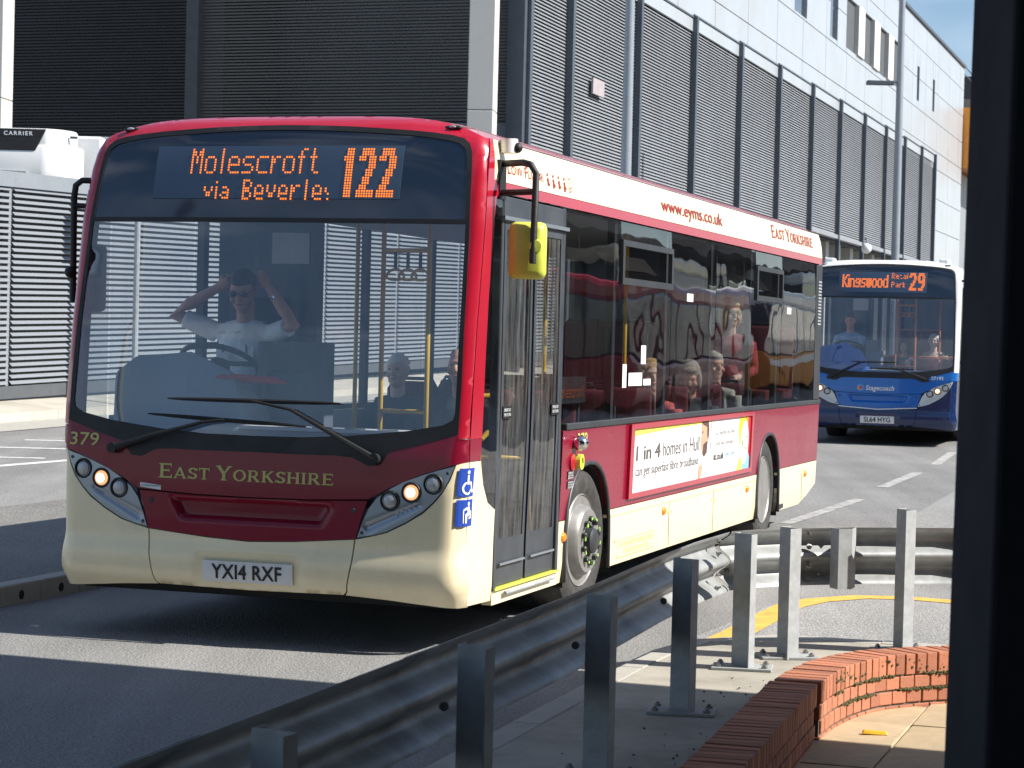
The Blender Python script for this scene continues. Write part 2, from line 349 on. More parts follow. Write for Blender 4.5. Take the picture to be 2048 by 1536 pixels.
m_grey = M('interior_grey', (.36, .38, .41), .6, var=.06)
m_ceil = M('interior_ceiling', (.55, .56, .58), .6, var=.04)
m_dash = M('dash_grey', (.22, .265, .32), .6, var=.08)
m_cab = M('cab_panel', (.10, .12, .155), .6, var=.1)
m_seat = M('seat_fabric', (.10, .012, .02), .9, var=.35, vscale=60, bump=.2, bscale=90)
m_seatb = M('seat_shell', (.02, .02, .025), .5)
m_wsglass = glass('windscreen_glass', (.94, .97, 1.0), 2.35, .0012, (1.3, 1.3, 1.3), .035, 1.0)
m_sideglass = glass('side_window_glass', (.70, .72, .71), 1.6, .0075, (1, .9, 1.7), .004, 1.4); m_offglass = glass('clear_window_glass', (.86, .88, .88), 1.5, .003, (1, .85, 1.5), .015, 1.0)
m_doorglass = glass('door_glass', (.62, .64, .64), 1.6, .003, (1, 1, 1), .10, 1.0)
m_blue = M('blue_sticker', (.012, .055, .36), .4, var=.04)
m_stick = M('white_vinyl', (.80, .81, .82), .45, var=.03)
m_orange = M('orange_vinyl', (.85, .32, .03), .5, var=.05)
# ------------------------------------------------------------------ the ground
def gz(y): return .0148 * max(0.0, y - 22)
def strip(name, quads, mat, lift=.004, k='structure', parent=None):
    """flat painted or laid sheets on the sloping road, one mesh"""
    mb = MB()
    for q in quads:
        # subdivide along the first edge pair so that the sheet follows the slope
        a, b, c, d = [Vector((p[0], p[1], 0)) for p in q]; n = max(1, int((b - a).length / 1.5))
        for i in range(n):
            p = [a.lerp(b, i / n), a.lerp(b, (i + 1) / n), d.lerp(c, (i + 1) / n), d.lerp(c, i / n)]
            mb.add([(e.x, e.y, gz(e.y) + lift) for e in p], [(0, 1, 2, 3)])
    o = mb.build(name, mat, parent)
    if k and not parent: o['kind'] = k
    return o
def W2(s, t, o=(0, 0)):     # along the road, across the road -> world
    p = BD * s + BN * t; return (p.x + o[0], p.y + o[1])
ys = [22, 26, 30, 40, 60, 100, 160, 260, 420, 700]; xs = [-500, -200, -80, -40, -20, -10, -5, 0, 5, 10, 20, 40, 80, 200, 500]
mb = MB(); mb.v = [(x, y, gz(y)) for y in ys for x in xs]; n = len(xs)
mb.f = [(j * n + i, j * n + i + 1, (j + 1) * n + i + 1, (j + 1) * n + i) for j in range(len(ys) - 1) for i in range(n - 1)]
hol = [(-3.0, -14), (.10, 5.6), (.77, 8.1), (1.36, 10.3), (1.5, 10.65), (1.66, 11.0), (1.9, 11.3), (2.3, 11.54), (2.75, 11.6), (3.4, 11.5), (9, 11.0), (9, -14)]
nr = sheet([(-500, -40), (500, -40), (500, 22), (-500, 22)], lambda x, y, o: (x, y, 0), 2000, [hol], 0); mb.add(nr.v, nr.f)
kind(mb.build('road', m_asph), 'structure')

# pavement on the camera's side of the guard rail: kerbstones and a concrete surface
edge = [(-4.9, -6), (-2.9, 0), (-.01, 9.29), (.58, 11.19), (.80, 11.82), (.98, 12.20), (1.21, 12.43), (1.50, 12.54), (1.80, 12.50), (2.14, 12.36), (2.7, 12.16), (3.6, 11.95), (6, 11.5)]
def offs(P, d):
    o = []
    for i, p in enumerate(P):
        a = Vector(P[max(i - 1, 0)]); b = Vector(P[min(i + 1, len(P) - 1)]); t = (b - a).normalized(); o.append((p[0] + t.y * d, p[1] - t.x * d))
    return o
inner = offs(edge, .13)
wall_c = [(-.85, 2.0), (.765, 8.09), (1.33, 10.2), (1.47, 10.55), (1.645, 10.97), (1.875, 11.27), (2.3, 11.53), (2.75, 11.60), (3.4, 11.50), (5.0, 11.1)]
mb = MB(); pv = inner + wall_c[::-1]
mb.prism(pv, -.05, .118)
kind(mb.build('pavement', m_pave), 'structure')
kb = kind(bpy.data.objects.new('kerb', None), 'structure'); C.objects.link(kb)
def resample(P, st):
    out = [Vector(P[0])]; acc = 0
    for i in range(len(P) - 1):
        a, b = Vector(P[i]), Vector(P[i + 1]); L = (b - a).length; d = st - acc
        while d <= L: out.append(a + (b - a) * (d / L)); d += st
        acc = L - (d - st)
    return out
E1 = resample(edge, .6)
for i in range(len(E1) - 1):
    a, b = E1[i], E1[i + 1]
    if a.y < 4 or b.x > 4: continue
    t = (b - a).normalized(); nn = Vector((t.y, -t.x)); g_ = t * .004
    P = [a + g_, b - g_, b - g_ + nn * .13, a + g_ + nn * .13]; dz = random.uniform(-.002, .003)
    MB().prism([(p.x, p.y) for p in P], -.05, .122 + dz).build('kerbstone', m_kerb, kb, bevel=.006)
# lighter tarmac beyond the pavement with a yellow line bent round it
mb = MB(); A = [(1.0, 12.9), (1.5, 14.2), (1.8, 15.0), (2.2, 15.42), (2.7, 15.52), (3.6, 15.3), (9, 14.2), (9, 9), (3.6, 11.9), (2.14, 12.2), (1.5, 12.4), (1.15, 12.45)]
mb.add([(x, y, .004) for x, y in A], [list(range(len(A)))]); kind(mb.build('tarmac_apron', m_asph2), 'structure')
YL = [(1.05, 12.78), (1.30, 13.45), (1.60, 14.35), (1.82, 14.98), (2.06, 15.36), (2.45, 15.66), (2.85, 15.66), (3.3, 15.4), (4.2, 15.1)]; YI = offs(YL, .20)
kind(strip('yellow_line', [(YL[i], YL[i + 1], YI[i + 1], YI[i]) for i in range(len(YL) - 1)], m_yellow, .008), 'structure')
YL2 = [(2.9, 12.62), (3.6, 12.35), (4.6, 12.2)]; YI2 = offs(YL2, .09)
strip('yellow_line', [(YL2[i], YL2[i + 1], YI2[i + 1], YI2[i]) for i in range(2)], m_yellow, .008)
# worn lane dashes beside the red bus
for k_, (a, b) in enumerate([((2.73, 21.93), (3.95, 25.1)), ((4.52, 26.96), (5.45, 29.7)), ((5.99, 31.35), (6.84, 34.38)), ((7.5, 36.2), (8.4, 39))]):
    a, b = Vector(a), Vector(b); t = (b - a).normalized(); nn = Vector((t.y, -t.x)) * .07
    strip('lane_dash', [(a - nn, b - nn, b + nn, a + nn)], m_wornwhite)
# lighter strip of road further right
p0, p1 = Vector((3.3, 20.4)), Vector((11, 44))
strip('road_patch', [(p0, p1, (30, 44), (20, 20.4))], m_asph2, .003)
# raised island with kerb blocks that have drain holes, left of the bus
kz = .13; ka = Vector((-3.15, 13.83)) - Vector(BD.xy) * 9; kdir = Vector(BD.xy); kn = Vector(BN.xy)
mb = MB(); q = [ka - kn * .14, ka + kdir * 34 - kn * .14, ka + kdir * 34 - kn * 3.3, ka - kn * 3.3]
mb.prism([(p.x, p.y) for p in q], -.05, kz - .003); isl = kind(mb.build('traffic_island', m_asph3), 'structure')
for i in range(0, 46):
    a = ka + kdir * (5 + .5 * i); b = a + kdir * .492
    P = [a, b, b - kn * .14, a - kn * .14]
    ks = MB().prism([(p.x, p.y) for p in P], -.05, kz).build('kerbstone', m_kerb, isl, bevel=.012)
    if i < 30:
        c = (a + b) / 2 + kn * .002; Mx = Matrix.Translation((c.x, c.y, .055)) @ Matrix.Rotation(-TH, 4, 'Z') @ Matrix.Rotation(PI / 2, 4, 'Y')
        MB().lathe([(.030, -.02), (.030, .0015)], 14, Mx).build('drain_hole', m_under, ks)
# white markings of the far carriageway, channel, kerb and pavement along the louvred fence
for a, b, wd in [((-7.2, 24.8), (-5.2, 28.8), .10), ((-8.4, 30.13), (-5.4, 30.16), .10), ((-6.95, 31.84), (-5.3, 31.80), .10), ((-8.0, 28.25), (-5.92, 28.31), .08)]:
    a, b = Vector(a), Vector(b); t = (b - a).normalized(); nn = Vector((t.y, -t.x)) * wd
    strip('white_marking', [(a - nn, b - nn, b + nn, a + nn)], m_white)
FO = Vector((-8.73, 38.0)); far = lambda s, t: FO + kdir * s + kn * t     # fence frame: along, towards the road
strip('gutter_strip', [(far(-14, 2.4), far(60, 2.4), far(60, 1.1), far(-14, 1.1))], m_kerb, .01)
mb = MB()
for i in range(-5, 22):
    q = [far(i * 3, 1.12), far(i * 3 + 2.99, 1.12), far(i * 3 + 2.99, -.4), far(i * 3, -.4)]
    z0 = [gz(p.y) for p in q]; rise = [.15, .15, .30, .30]
    mb.add([(p.x, p.y, z - .1) for p, z in zip(q, z0)] + [(p.x, p.y, z + r_) for p, z, r_ in zip(q, z0, rise)], [(0, 1, 5, 4), (4, 5, 6, 7), (1, 2, 6, 5), (2, 3, 7, 6), (3, 0, 4, 7)])
kind(mb.build('far_pavement', M('far_pavement_concrete', (.48, .44, .37), .9, var=.12, vscale=.8, bump=.3, bscale=60, dirt=(.25, .22, .18), dscale=1.5, damt=.5)), 'structure')

# ------------------------------------------------------------------ paving slabs inside the brick wall
pav = kind(MB().add([(x, y, -.085) for x, y in [(-3.2, -14), (0.0, 5.6), (.70, 8.1), (1.3, 10.4), (1.8, 11.3), (2.3, 11.6), (9.2, 11.3), (9.2, -14)]], [list(range(8))]).build('paving', m_mortar), 'structure')
slab_me = MB().box((0, 0, -.025), (.592, .592, .05)).mesh('paving_slab', bevel=.004); slab_me.materials.append(m_slab)
o0 = Vector((1.97, 10.72))
inn = offs(wall_c, .14)
for i in range(-8, 2):
    for j in range(-3, 5):
        c = o0 + kdir * (.6 * i + .3) + kn * (.6 * j + .3)
        if c.y < 7.2 or c.x > 3.2: continue
        cor = [c + kdir * a * .3 + kn * b * .3 for a in (-1, 1) for b in (-1, 1)]
        if not any(pip(q_.x, q_.y, [(p[0], p[1]) for p in inn] + [(6, 2)]) for q_ in cor): continue
        o = link('paving_slab', slab_me, None, pav); o.location = (c.x, c.y, -.068 + random.uniform(-.002, .003)); o.rotation_euler = (random.uniform(-.004, .004), random.uniform(-.004, .004), -TH)
# tread-plate drain cover set in the paving
cv = thing('drain_cover', 'tread plate drain cover set in the shaded paving by the dark pillar', 'drain cover', (1.62, 9.0, -.064), -TH)
MB().box((.30, 0, .004), (.62, .34, .012)).build('plate', m_trim, cv)
mb = MB()
for i in range(12):
    for j in range(6):
        mb.box((.03 + i * .05, -.14 + j * .055, .013), (.032, .010, .006), rz=.8 if (i + j) % 2 else -.8)
kind(mb.build('tread', M('tread_steel', (.06, .062, .068), .5, .5), cv), 'stuff')
mb = MB()
for k_ in range(3): mb.box((-.04 - k_ * .03, 0, .005), (.012, .40, .014))
mb.build('grate_bar', m_trim, cv)
bt = MB()
bt.add([(-.06, -.02, 0), (.065, -.022, 0), (.07, .02, 0), (-.055, .022, 0), (-.05, -.012, .016), (.055, -.014, .02), (.06, .012, .014), (-.045, .014, .018)], [(0, 1, 2, 3), (4, 5, 6, 7), (0, 1, 5, 4), (1, 2, 6, 5), (2, 3, 7, 6), (3, 0, 4, 7)])
o = bt.build('litter_wrapper', M('wrapper_foil', (.72, .42, .03), .35, var=.25, vscale=30), bevel=.004); o.location = (1.74, 10.42, -.064); o.rotation_euler = (0, .05, .05)
tag(o, 'small yellow food wrapper lying on the sunlit paving at the foot of the brick wall', 'litter')
mb = MB()
for i in range(36):
    y = random.uniform(8.3, 10.9); x = .64 + (y - 8.09) * .268 - abs(random.gauss(0, .22)) - .04; r_ = random.uniform(.002, .007)
    mb.ell((x, y, .12 + r_ * .4), (r_, r_ * random.uniform(.6, 1), r_ * .6), nu=6, nv=4)
kind(mb.build('grit', M('grit', (.07, .06, .045), .95, var=.4, vscale=30)), 'stuff')['label'] = 'dark grit and crumbs on the pavement beside the wall'

# ------------------------------------------------------------------ curved brick wall
bw = thing('brick_wall', 'low curved red brick wall with upright coping bricks between pavement and paving', 'wall', (0, 0, 0))
def frame(P, s):
    acc = 0
    for i in range(len(P) - 1):
        a, b = Vector(P[i]), Vector(P[i + 1]); L = (b - a).length
        if acc + L >= s or i == len(P) - 2: t = (b - a).normalized(); return a + t * (s - acc), t
        acc += L
def catmull(P, k=8):
    Q = [Vector(p) for p in P]; o = []
    for i in range(len(Q) - 1):
        a, b, c, d = Q[max(i - 1, 0)], Q[i], Q[i + 1], Q[min(i + 2, len(Q) - 1)]
        for j in range(k):
            t = j / k; o.append(.5 * ((2 * b) + (c - a) * t + (2 * a - 5 * b + 4 * c - d) * t * t + (3 * b - a - 3 * c + d) * t ** 3))
    return o + [Q[-1]]
curve = catmull([(1.36, 10.28), (1.47, 10.60), (1.645, 10.97), (1.875, 11.27), (2.3, 11.53), (2.75, 11.60), (3.3, 11.52)])
straight = [Vector((.20, 6.0)), Vector((1.325, 10.2))]
cop_me = [MB().box((0, 0, 0), (.063, .222, .103)).mesh('coping_brick', bevel=.004) for _ in range(1)][0]; cop_me.materials.append(m_brick)
hd_me = MB().box((0, 0, 0), (.098, .10, .062)).mesh('brick', bevel=.004); hd_me.materials.append(m_brick)
for P, st, L in ((straight, 1.2, 4.34), (curve, 0.02, 2.75)):
    ins = 1
    s = st
    while s < L:
        p, t = frame(P, s); a = math.atan2(t.y, t.x)
        o = link('coping_brick', cop_me, None, bw); o.location = (p.x, p.y, .149 + random.uniform(-.002, .002)); o.rotation_euler = (random.uniform(-.01, .01), random.uniform(-.01, .01), a + random.uniform(-.012, .012))
        s += .0745 if P is straight else .079
    for row in range(3):
        s = st + (.055 if row % 2 else 0)
        nn = .075
        while s < L:
            p, t = frame(P, s); a = math.atan2(t.y, t.x); q = p + Vector((t.y, -t.x)) * .058
            if P is curve or p.y > 7.9:
                o = link('brick', hd_me, None, bw); o.location = (q.x, q.y, .058 - row * .073 + random.uniform(-.001, .001)); o.rotation_euler = (0, 0, a + random.uniform(-.012, .012))
            s += .1085 if P is straight else .113
mb = MB()
for P, s0, s1 in ((straight, 0, 4.36), (curve, 0, 2.9)):
    k_ = 40; pr = []
    for i in range(k_ + 1): pr.append(frame(P, s0 + (s1 - s0) * i / k_))
    v = []
    for p, t in pr:
        nn = Vector((t.y, -t.x)); l, r_ = p - nn * .10, p + nn * .098
        v += [(l.x, l.y, -.1), (l.x, l.y, .188), (r_.x, r_.y, .188), (r_.x, r_.y, -.1)]
    mb.add(v, [(i * 4 + j, i * 4 + (j + 1) % 4, i * 4 + 4 + (j + 1) % 4, i * 4 + 4 + j) for i in range(k_) for j in range(4)] + [(0, 1, 2, 3), (k_ * 4, k_ * 4 + 1, k_ * 4 + 2, k_ * 4 + 3)])
mb.build('mortar_core', m_mortar, bw)
mb = MB()
for i in range(1300):
    s = random.uniform(.35, 2.6); p, t = frame(curve, s); q = p + Vector((t.y, -t.x)) * .108
    z = random.choice([.0965, .0965, .0215, .0215]) + random.gauss(0, .004)
    if random.random() < .14: z = random.uniform(.09, .18)
    if math.sin(s * 9 + z * 60) < -.35: continue
    r_ = random.uniform(.004, .012); mb.ell((q.x + random.uniform(-.006, .006), q.y, z), (r_, r_, r_ * .7), nu=5, nv=4)
kind(mb.build('moss', m_moss, bw), 'stuff')

# ------------------------------------------------------------------ guard rails
WP = [(.040 * (1 - math.cos(4 * PI * i / 28)), .77 - .31 * i / 28) for i in range(29)]
def wbeam(name, path, parent, mat=None):
    mb = MB(); n = len(WP); rows = []
    T = .004
    for i, p in enumerate(path):
        a = path[max(i - 1, 0)]; b = path[min(i + 1, len(path) - 1)]; t = (b - a).normalized(); aw = Vector((-t.y, t.x))
        for d, z in WP: q = p + aw * d; mb.v.append((q.x, q.y, z))
        for d, z in WP: q = p + aw * (d + T); mb.v.append((q.x, q.y, z))
    for i in range(len(path) - 1):
        o = i * 2 * n
        for j in range(n - 1):
            mb.f.append((o + j, o + j + 1, o + 2 * n + j + 1, o + 2 * n + j)); mb.f.append((o + n + j, o + 3 * n + j, o + 3 * n + j + 1, o + n + j + 1))
        mb.f.append((o, o + 2 * n, o + 3 * n, o + n)); mb.f.append((o + n - 1, o + 2 * n - 1, o + 4 * n - 1, o + 3 * n - 1))
    return mb.build(name, mat or m_galv2, parent, smooth=60)
def bolt(parent, p, nrm, r_=.014, L=.035):
    q = Vector(nrm).to_track_quat('Z', 'Y').to_matrix().to_4x4(); q.translation = p
    mb = MB().lathe([(r_ * 1.6, -.002), (r_ * 1.6, .004)], 12, q).lathe([(r_, .004), (r_, L * .5)], 6, q).lathe([(r_ * .5, L * .5), (r_ * .5, L)], 8, q)
    return mb.build('bolt', m_bolt, parent)
def zpost(parent, x, y, zb, zt, rot, wd=.125, fl=.062):
    h = wd / 2; T = .006
    poly = [(-h, 0), (-h, fl), (-h + T, fl), (-h + T, T), (h, T), (h, -fl), (h - T, -fl), (h - T, 0)]
    o = MB().prism(poly, 0, zt - zb).build('post', m_galv, parent, bevel=.0015); o.location = (x, y, zb); o.rotation_euler = (0, 0, rot)
    return o
def plate(parent, x, y, z, rot, a=.30, b=.20):
    o = MB().prism([(-a / 2, -b / 2), (a / 2, -b / 2), (a / 2, b / 2), (-a / 2, b / 2)], 0, .014).build('base_plate', m_galv, parent, bevel=.003); o.location = (x, y, z); o.rotation_euler = (0, 0, rot)
    for i in (-1, 1):
        for j in (-1, 1):
            bo = MB().lathe([(.016, .014), (.016, .026)], 6).lathe([(.009, .026), (.009, .034)], 8).build('bolt', m_bolt, o); bo.location = (i * (a / 2 - .035), j * (b / 2 - .035), 0)
    return o
g1 = thing('guard_rail', 'long steel guard rail on posts from the foreground along the red bus', 'guard rail', (0, 0, 0))
p1 = [Vector((-1.95, 1.2)), Vector((-.86, 4.92)), Vector((-.205, 7.04)), Vector((.25, 8.53)), Vector((.72, 10.25)), Vector((.93, 10.95)), Vector((1.16, 11.60))]
wbeam('beam', p1[:3] , g1)
wbeam('beam', [p + Vector((-.004, .002)) for p in [Vector((-.30, 6.74))] + p1[2:]], g1)
wbeam('beam', [p + Vector((-.012, .004)) for p in [Vector((-1.0, 4.45)), Vector((-.72, 5.37))]], g1)
for x, y in [(-.545, 5.274), (-.09, 6.837), (.355, 8.284), (.785, 9.787), (1.195, 11.179)]:
    zpost(g1, x, y, .12, .80, -.42 if y < 9 else -.55); pl = plate(g1, x, y, .119, -math.atan(.285) * .6)
    bolt(g1, Vector((x - .095, y - .02, .612)), (.3, -.95, 0), .0095, .026)
for s in (.17,):
    for z in (.742, .667, .565, .49):
        t = Vector((.275, .961)); p = Vector((1.16, 11.60)) - t * s + Vector((-.961, .275)) * .035
        bolt(g1, Vector((p.x, p.y, z)), (.85, -.25, .35 if z in (.667, .49) else -.35), .0095, .026)
g2 = thing('guard_rail', 'short bent steel guard rail with bolted joint plates beyond the brick wall', 'guard rail', (0, 0, 0))
p2 = [Vector(p) for p in [(1.17, 11.64), (1.32, 11.80), (1.60, 11.99), (1.86, 12.09), (2.14, 12.16), (2.46, 12.22), (3.0, 12.20), (3.8, 12.0)]]
wbeam('beam', p2[:4], g2); wbeam('beam', [p + Vector((0, .012)) for p in p2[3:]], g2)
mbx = MB()
o = MB().prism([(-.09, 0), (-.085, 0), (-.02, .085), (.05, .085), (.055, .0), (.06, 0), (.056, .092), (-.023, .092)], .45, .775).build('joint_bracket', m_galv, g2); o.location = (1.80, 12.02, 0); o.rotation_euler = (0, 0, .3 + PI)
for s in (.32, .92):
    for z in (.742, .667, .565, .49):
        p = p2[2].lerp(p2[3], s - .25) + Vector((.03, -.0)); bolt(g2, Vector((p.x - .02, p.y + .02, z)), (.25, -.85, .4 if z in (.667, .49) else -.3), .0095, .026)
zpost(g2, 1.475, 11.62, .12, .80, -.80, .14, .085); plate(g2, 1.475, 11.62, .119, .1)
zpost(g2, 2.14, 11.97, .12, .885, -.80, .125, .085); plate(g2, 2.14, 11.97, .119, .3)

# ------------------------------------------------------------------ dark pillar at the right and the canopy it carries
o = MB().box((0, 0, 2.15), (.36, .42, 4.3)).build('pillar', m_pillar, bevel=.012); o.location = (1.150, 4.72, -.07); o.rotation_euler = (0, .0105, 0); tag(o, 'dark charcoal coated square pillar filling the right edge of the picture', 'pillar')
cp = MB().prism([(.8, 11.28), (14, 6.27), (14, -12), (-3.2, -12), (-2.2, 8.5)], 4.3, 4.55).build('station_canopy', M('canopy_panel', (.20, .205, .21), .5, var=.05)); tag(cp, 'flat grey roof of the station shelter above the camera', 'canopy')
m_skyblock = M('sky_block_dark', (.05, .05, .055), .6)  # unseen dark walls, added to keep sky light off the rail and posts
MB().box((5.4, -11.8, 2.1), (17.0, .3, 4.38)).build('back_sky_block', m_skyblock, cp); MB().box((13.7, -3.6, 2.1), (.3, 16.0, 4.38)).build('side_sky_block', m_skyblock, cp); MB().box((-3.0, -9, 2.1), (.3, 5.0, 4.38)).build('side_sky_block', m_skyblock, cp)

# ------------------------------------------------------------------ the big grey building
m_clad = M('white_cladding', (.375, .40, .43), .30, .0, var=.035, vscale=.25, spec=.6, dirt=(.33, .31, .27), dscale=.35, damt=.5)
m_louv = M('louvre_blade', (.245, .26, .28), .5, .1, var=.10, vscale=.5)
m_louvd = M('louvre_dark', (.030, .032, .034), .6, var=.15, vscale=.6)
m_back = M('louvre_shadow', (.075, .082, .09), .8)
m_mull = M('mullion_dark', (.065, .078, .098), .45, var=.1)
m_conc = M('concrete_pier', (.56, .55, .52), .8, var=.07, vscale=1.2, dirt=(.36, .33, .28), dscale=1.2, damt=.4, bump=.1, bscale=30)
m_win = M('dark_window', (.03, .04, .055), .06, var=.1, coat=.5, spec=.9)
bl = thing('car_park_building', 'large white clad building with grey louvre bays receding behind the buses', 'building', (6.3, 83.2, 0), -TH)
# local frame: x to the road (out of the facade), y along, facade face at x = 0
def rect_minus(R, H):
    out = [R]
    for h in H:
        nx = []
        for r in out:
            if h[2] <= r[0] or h[0] >= r[2] or h[3] <= r[1] or h[1] >= r[3]: nx.append(r); continue
            if h[0] > r[0]: nx.append((r[0], r[1], h[0], r[3]))
            if h[2] < r[2]: nx.append((h[2], r[1], r[2], r[3]))
            a, b = max(r[0], h[0]), min(r[2], h[2])
            if h[1] > r[1]: nx.append((a, r[1], b, h[1]))
            if h[3] < r[3]: nx.append((a, h[3], b, r[3]))
        out = nx
    return out
def lt(s): return 13.45 + .0125 * s          # top of the louvre band
opens = [(19.4, 17.15, 22.4, 21.0), (28.6, 17.25, 30.7, 21.2), (33.3, 17.3, 52.3, 19.9), (59.6, 17.5, 60.6, 19.6), (67.0, 17.6, 68.0, 19.65)]
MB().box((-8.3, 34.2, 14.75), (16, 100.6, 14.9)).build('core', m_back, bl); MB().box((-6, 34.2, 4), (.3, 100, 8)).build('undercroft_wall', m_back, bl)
rows = [13.95, 15.1, 17.0, 18.9, 20.8, 22.45]
for ri in range(len(rows) - 1):
    s = -20.4; k_ = 0
    while s < 84:
        wd = 6.0; e = min(s + wd, 84); z0, z1 = rows[ri], rows[ri + 1]
        for (a, b, c, d) in rect_minus((s, z0, e, z1), opens):
            if c - a < .05 or d - b < .05: continue
            if b < lt(c) + .6 and a < 68.5: b = max(b, lt((a + c) / 2) + .5)
            MB().box((.04, (a + c) / 2, (b + d) / 2), (.16, c - a - .045, d - b - .045)).build('cladding_panel', m_clad, bl)
        s = e
for z0, z1 in zip([.5, 3, 5.4, 7.8, 9.9, 12.0], [3, 5.4, 7.8, 9.9, 12.0, 13.95]):
    for a, b in ((68.6, 76.2), (76.2, 84)): MB().box((.04, (a + b) / 2, (z0 + z1) / 2), (.16, b - a - .045, z1 - z0 - .045)).build('cladding_panel', m_clad, bl)
MB().box((-.12, 31.8, 18.2), (.12, 104, 8.4)).build('cladding_backing', M('cladding_rail', (.20, .21, .225), .7), bl)
MB().box((.02, 31.8, 22.55), (.5, 104.6, .16)).build('parapet_cap', m_mull, bl)
mull = [-20.2, -16, -8, 0, 8, 16, 24, 31.8, 39.4, 47, 54.5, 62, 68.5]
for i in range(len(mull) - 1):
    a, b = mull[i], mull[i + 1]; zt_ = lt((a + b) / 2) - .02; zb_ = 7.55 if a > 20 else 6.9
    mb = MB(); n = 60 if a < 20 else 55
    for j in range(n):
        z = zb_ + (zt_ - zb_) * (j + .5) / n; hh = (zt_ - zb_) / n
        mb.add([(.10, a + .1, z - hh * .40), (.10, b - .1, z - hh * .40), (.105, b - .1, z - hh * .36), (.055, b - .1, z + hh * .26), (.045, b - .1, z + hh * .24), (.105, a + .1, z - hh * .36), (.055, a + .1, z + hh * .26), (.045, a + .1, z + hh * .24)], [(0, 1, 2, 5), (5, 2, 3, 6), (6, 3, 4, 7), (7, 4, 1, 0)])
    kind(mb.build('louvre_bank', m_louv, bl), 'stuff')
    MB().box((.10, (a + b) / 2, zt_ + .27), (.10, b - a - .3, .46)).build('glazing_strip', m_clad, bl)
    MB().box((.13, (a + b) / 2, zt_ + .56), (.12, b - a, .06)).build('head_rail', m_mull, bl)
    MB().box((.12, (a + b) / 2, zb_ - .12), (.3, b - a, .2)).build('louvre_sill', m_louv, bl)
    for c in ((.3, .78) if a > 20 else ()): MB().box((-1.1, a + (b - a) * c, 4), (.8, .9, 7)).build('concrete_column', m_conc, bl)
for s in mull:
    MB().box((.22, s, (1 + lt(s) + .52) / 2), (.2, .26, lt(s) - .48)).build('mullion', m_mull, bl)
for (a, b, c, d) in opens:
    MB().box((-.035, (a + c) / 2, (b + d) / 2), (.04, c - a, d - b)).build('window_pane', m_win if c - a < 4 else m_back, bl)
for s in (37.5, 42.8, 48): MB().box((-.02, s, 18.6), (.5, 2.0, 2.6)).build('concrete_column', m_conc, bl)
MB().box((.21, -12.9, 9.85), (.06, 1.3, .5)).build('notice_panel', M('faded_panel', (.34, .30, .31), .7), bl)
# beyond the white end: orange volume and more louvres
MB().box((1.2, 92, 17.4), (3.6, 16, 4.4)).build('orange_box', M('orange_cladding', (.72, .27, .03), .4, var=.08), bl)
MB().box((-.6, 96, 11.2), (1.0, 22, 7.4)).build('louvre_panel', m_louv, bl)
MB().box((-.6, 96, 5), (1.4, 22, 5)).build('lower_wall', m_conc, bl)
for z in (23.2, 23.8): MB().tube([(-1, 60, z), (-1, 110, z)], .04, 6).build('roof_rail', m_mull, bl)
MB().box((-4, 104, 22.8), (6, 10, 1.8)).build('plant_room', m_mull, bl)
# near end wall of the building in shade, with dark louvres
def endw(t, y, z): return (t, -20.3 + y, z)
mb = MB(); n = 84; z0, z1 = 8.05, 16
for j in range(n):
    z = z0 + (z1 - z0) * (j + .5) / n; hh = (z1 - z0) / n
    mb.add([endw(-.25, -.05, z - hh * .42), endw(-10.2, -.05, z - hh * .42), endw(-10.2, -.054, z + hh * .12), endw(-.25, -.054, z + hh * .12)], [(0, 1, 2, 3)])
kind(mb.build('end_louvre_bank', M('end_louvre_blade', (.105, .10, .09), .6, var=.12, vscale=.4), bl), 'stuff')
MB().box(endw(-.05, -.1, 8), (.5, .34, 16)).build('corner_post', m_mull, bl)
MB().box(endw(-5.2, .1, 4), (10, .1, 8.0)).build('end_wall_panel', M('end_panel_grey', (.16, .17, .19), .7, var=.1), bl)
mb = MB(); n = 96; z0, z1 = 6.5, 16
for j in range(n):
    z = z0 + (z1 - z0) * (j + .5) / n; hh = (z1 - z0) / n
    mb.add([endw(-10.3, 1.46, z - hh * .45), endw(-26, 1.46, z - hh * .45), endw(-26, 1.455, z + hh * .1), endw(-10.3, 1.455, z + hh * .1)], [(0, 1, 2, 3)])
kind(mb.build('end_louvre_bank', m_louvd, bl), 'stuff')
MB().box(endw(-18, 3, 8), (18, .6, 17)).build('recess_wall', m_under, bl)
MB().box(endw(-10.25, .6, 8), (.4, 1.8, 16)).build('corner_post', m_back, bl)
for X_, Y_, lab in ((-1.02, 62.2, 'tall pale concrete pier in front of the dark louvred wall behind the red bus'), (-14.62, 62.2, 'tall pale concrete pier at the far left edge above the white trailer')):
    p = thing('concrete_pier', lab, 'pier', (X_, Y_, 0), -.12, 'concrete piers of the service yard')
    MB().box((0, 0, 4.55), (.72, .9, 7.1)).build('lower_shaft', m_conc, p, bevel=.02); MB().box((0, 0, 12.1), (.72, .9, 7.96)).build('upper_shaft', m_conc, p, bevel=.02); MB().box((0, 0, 8.115), (.66, .84, .05)).build('joint', m_mortar, p)

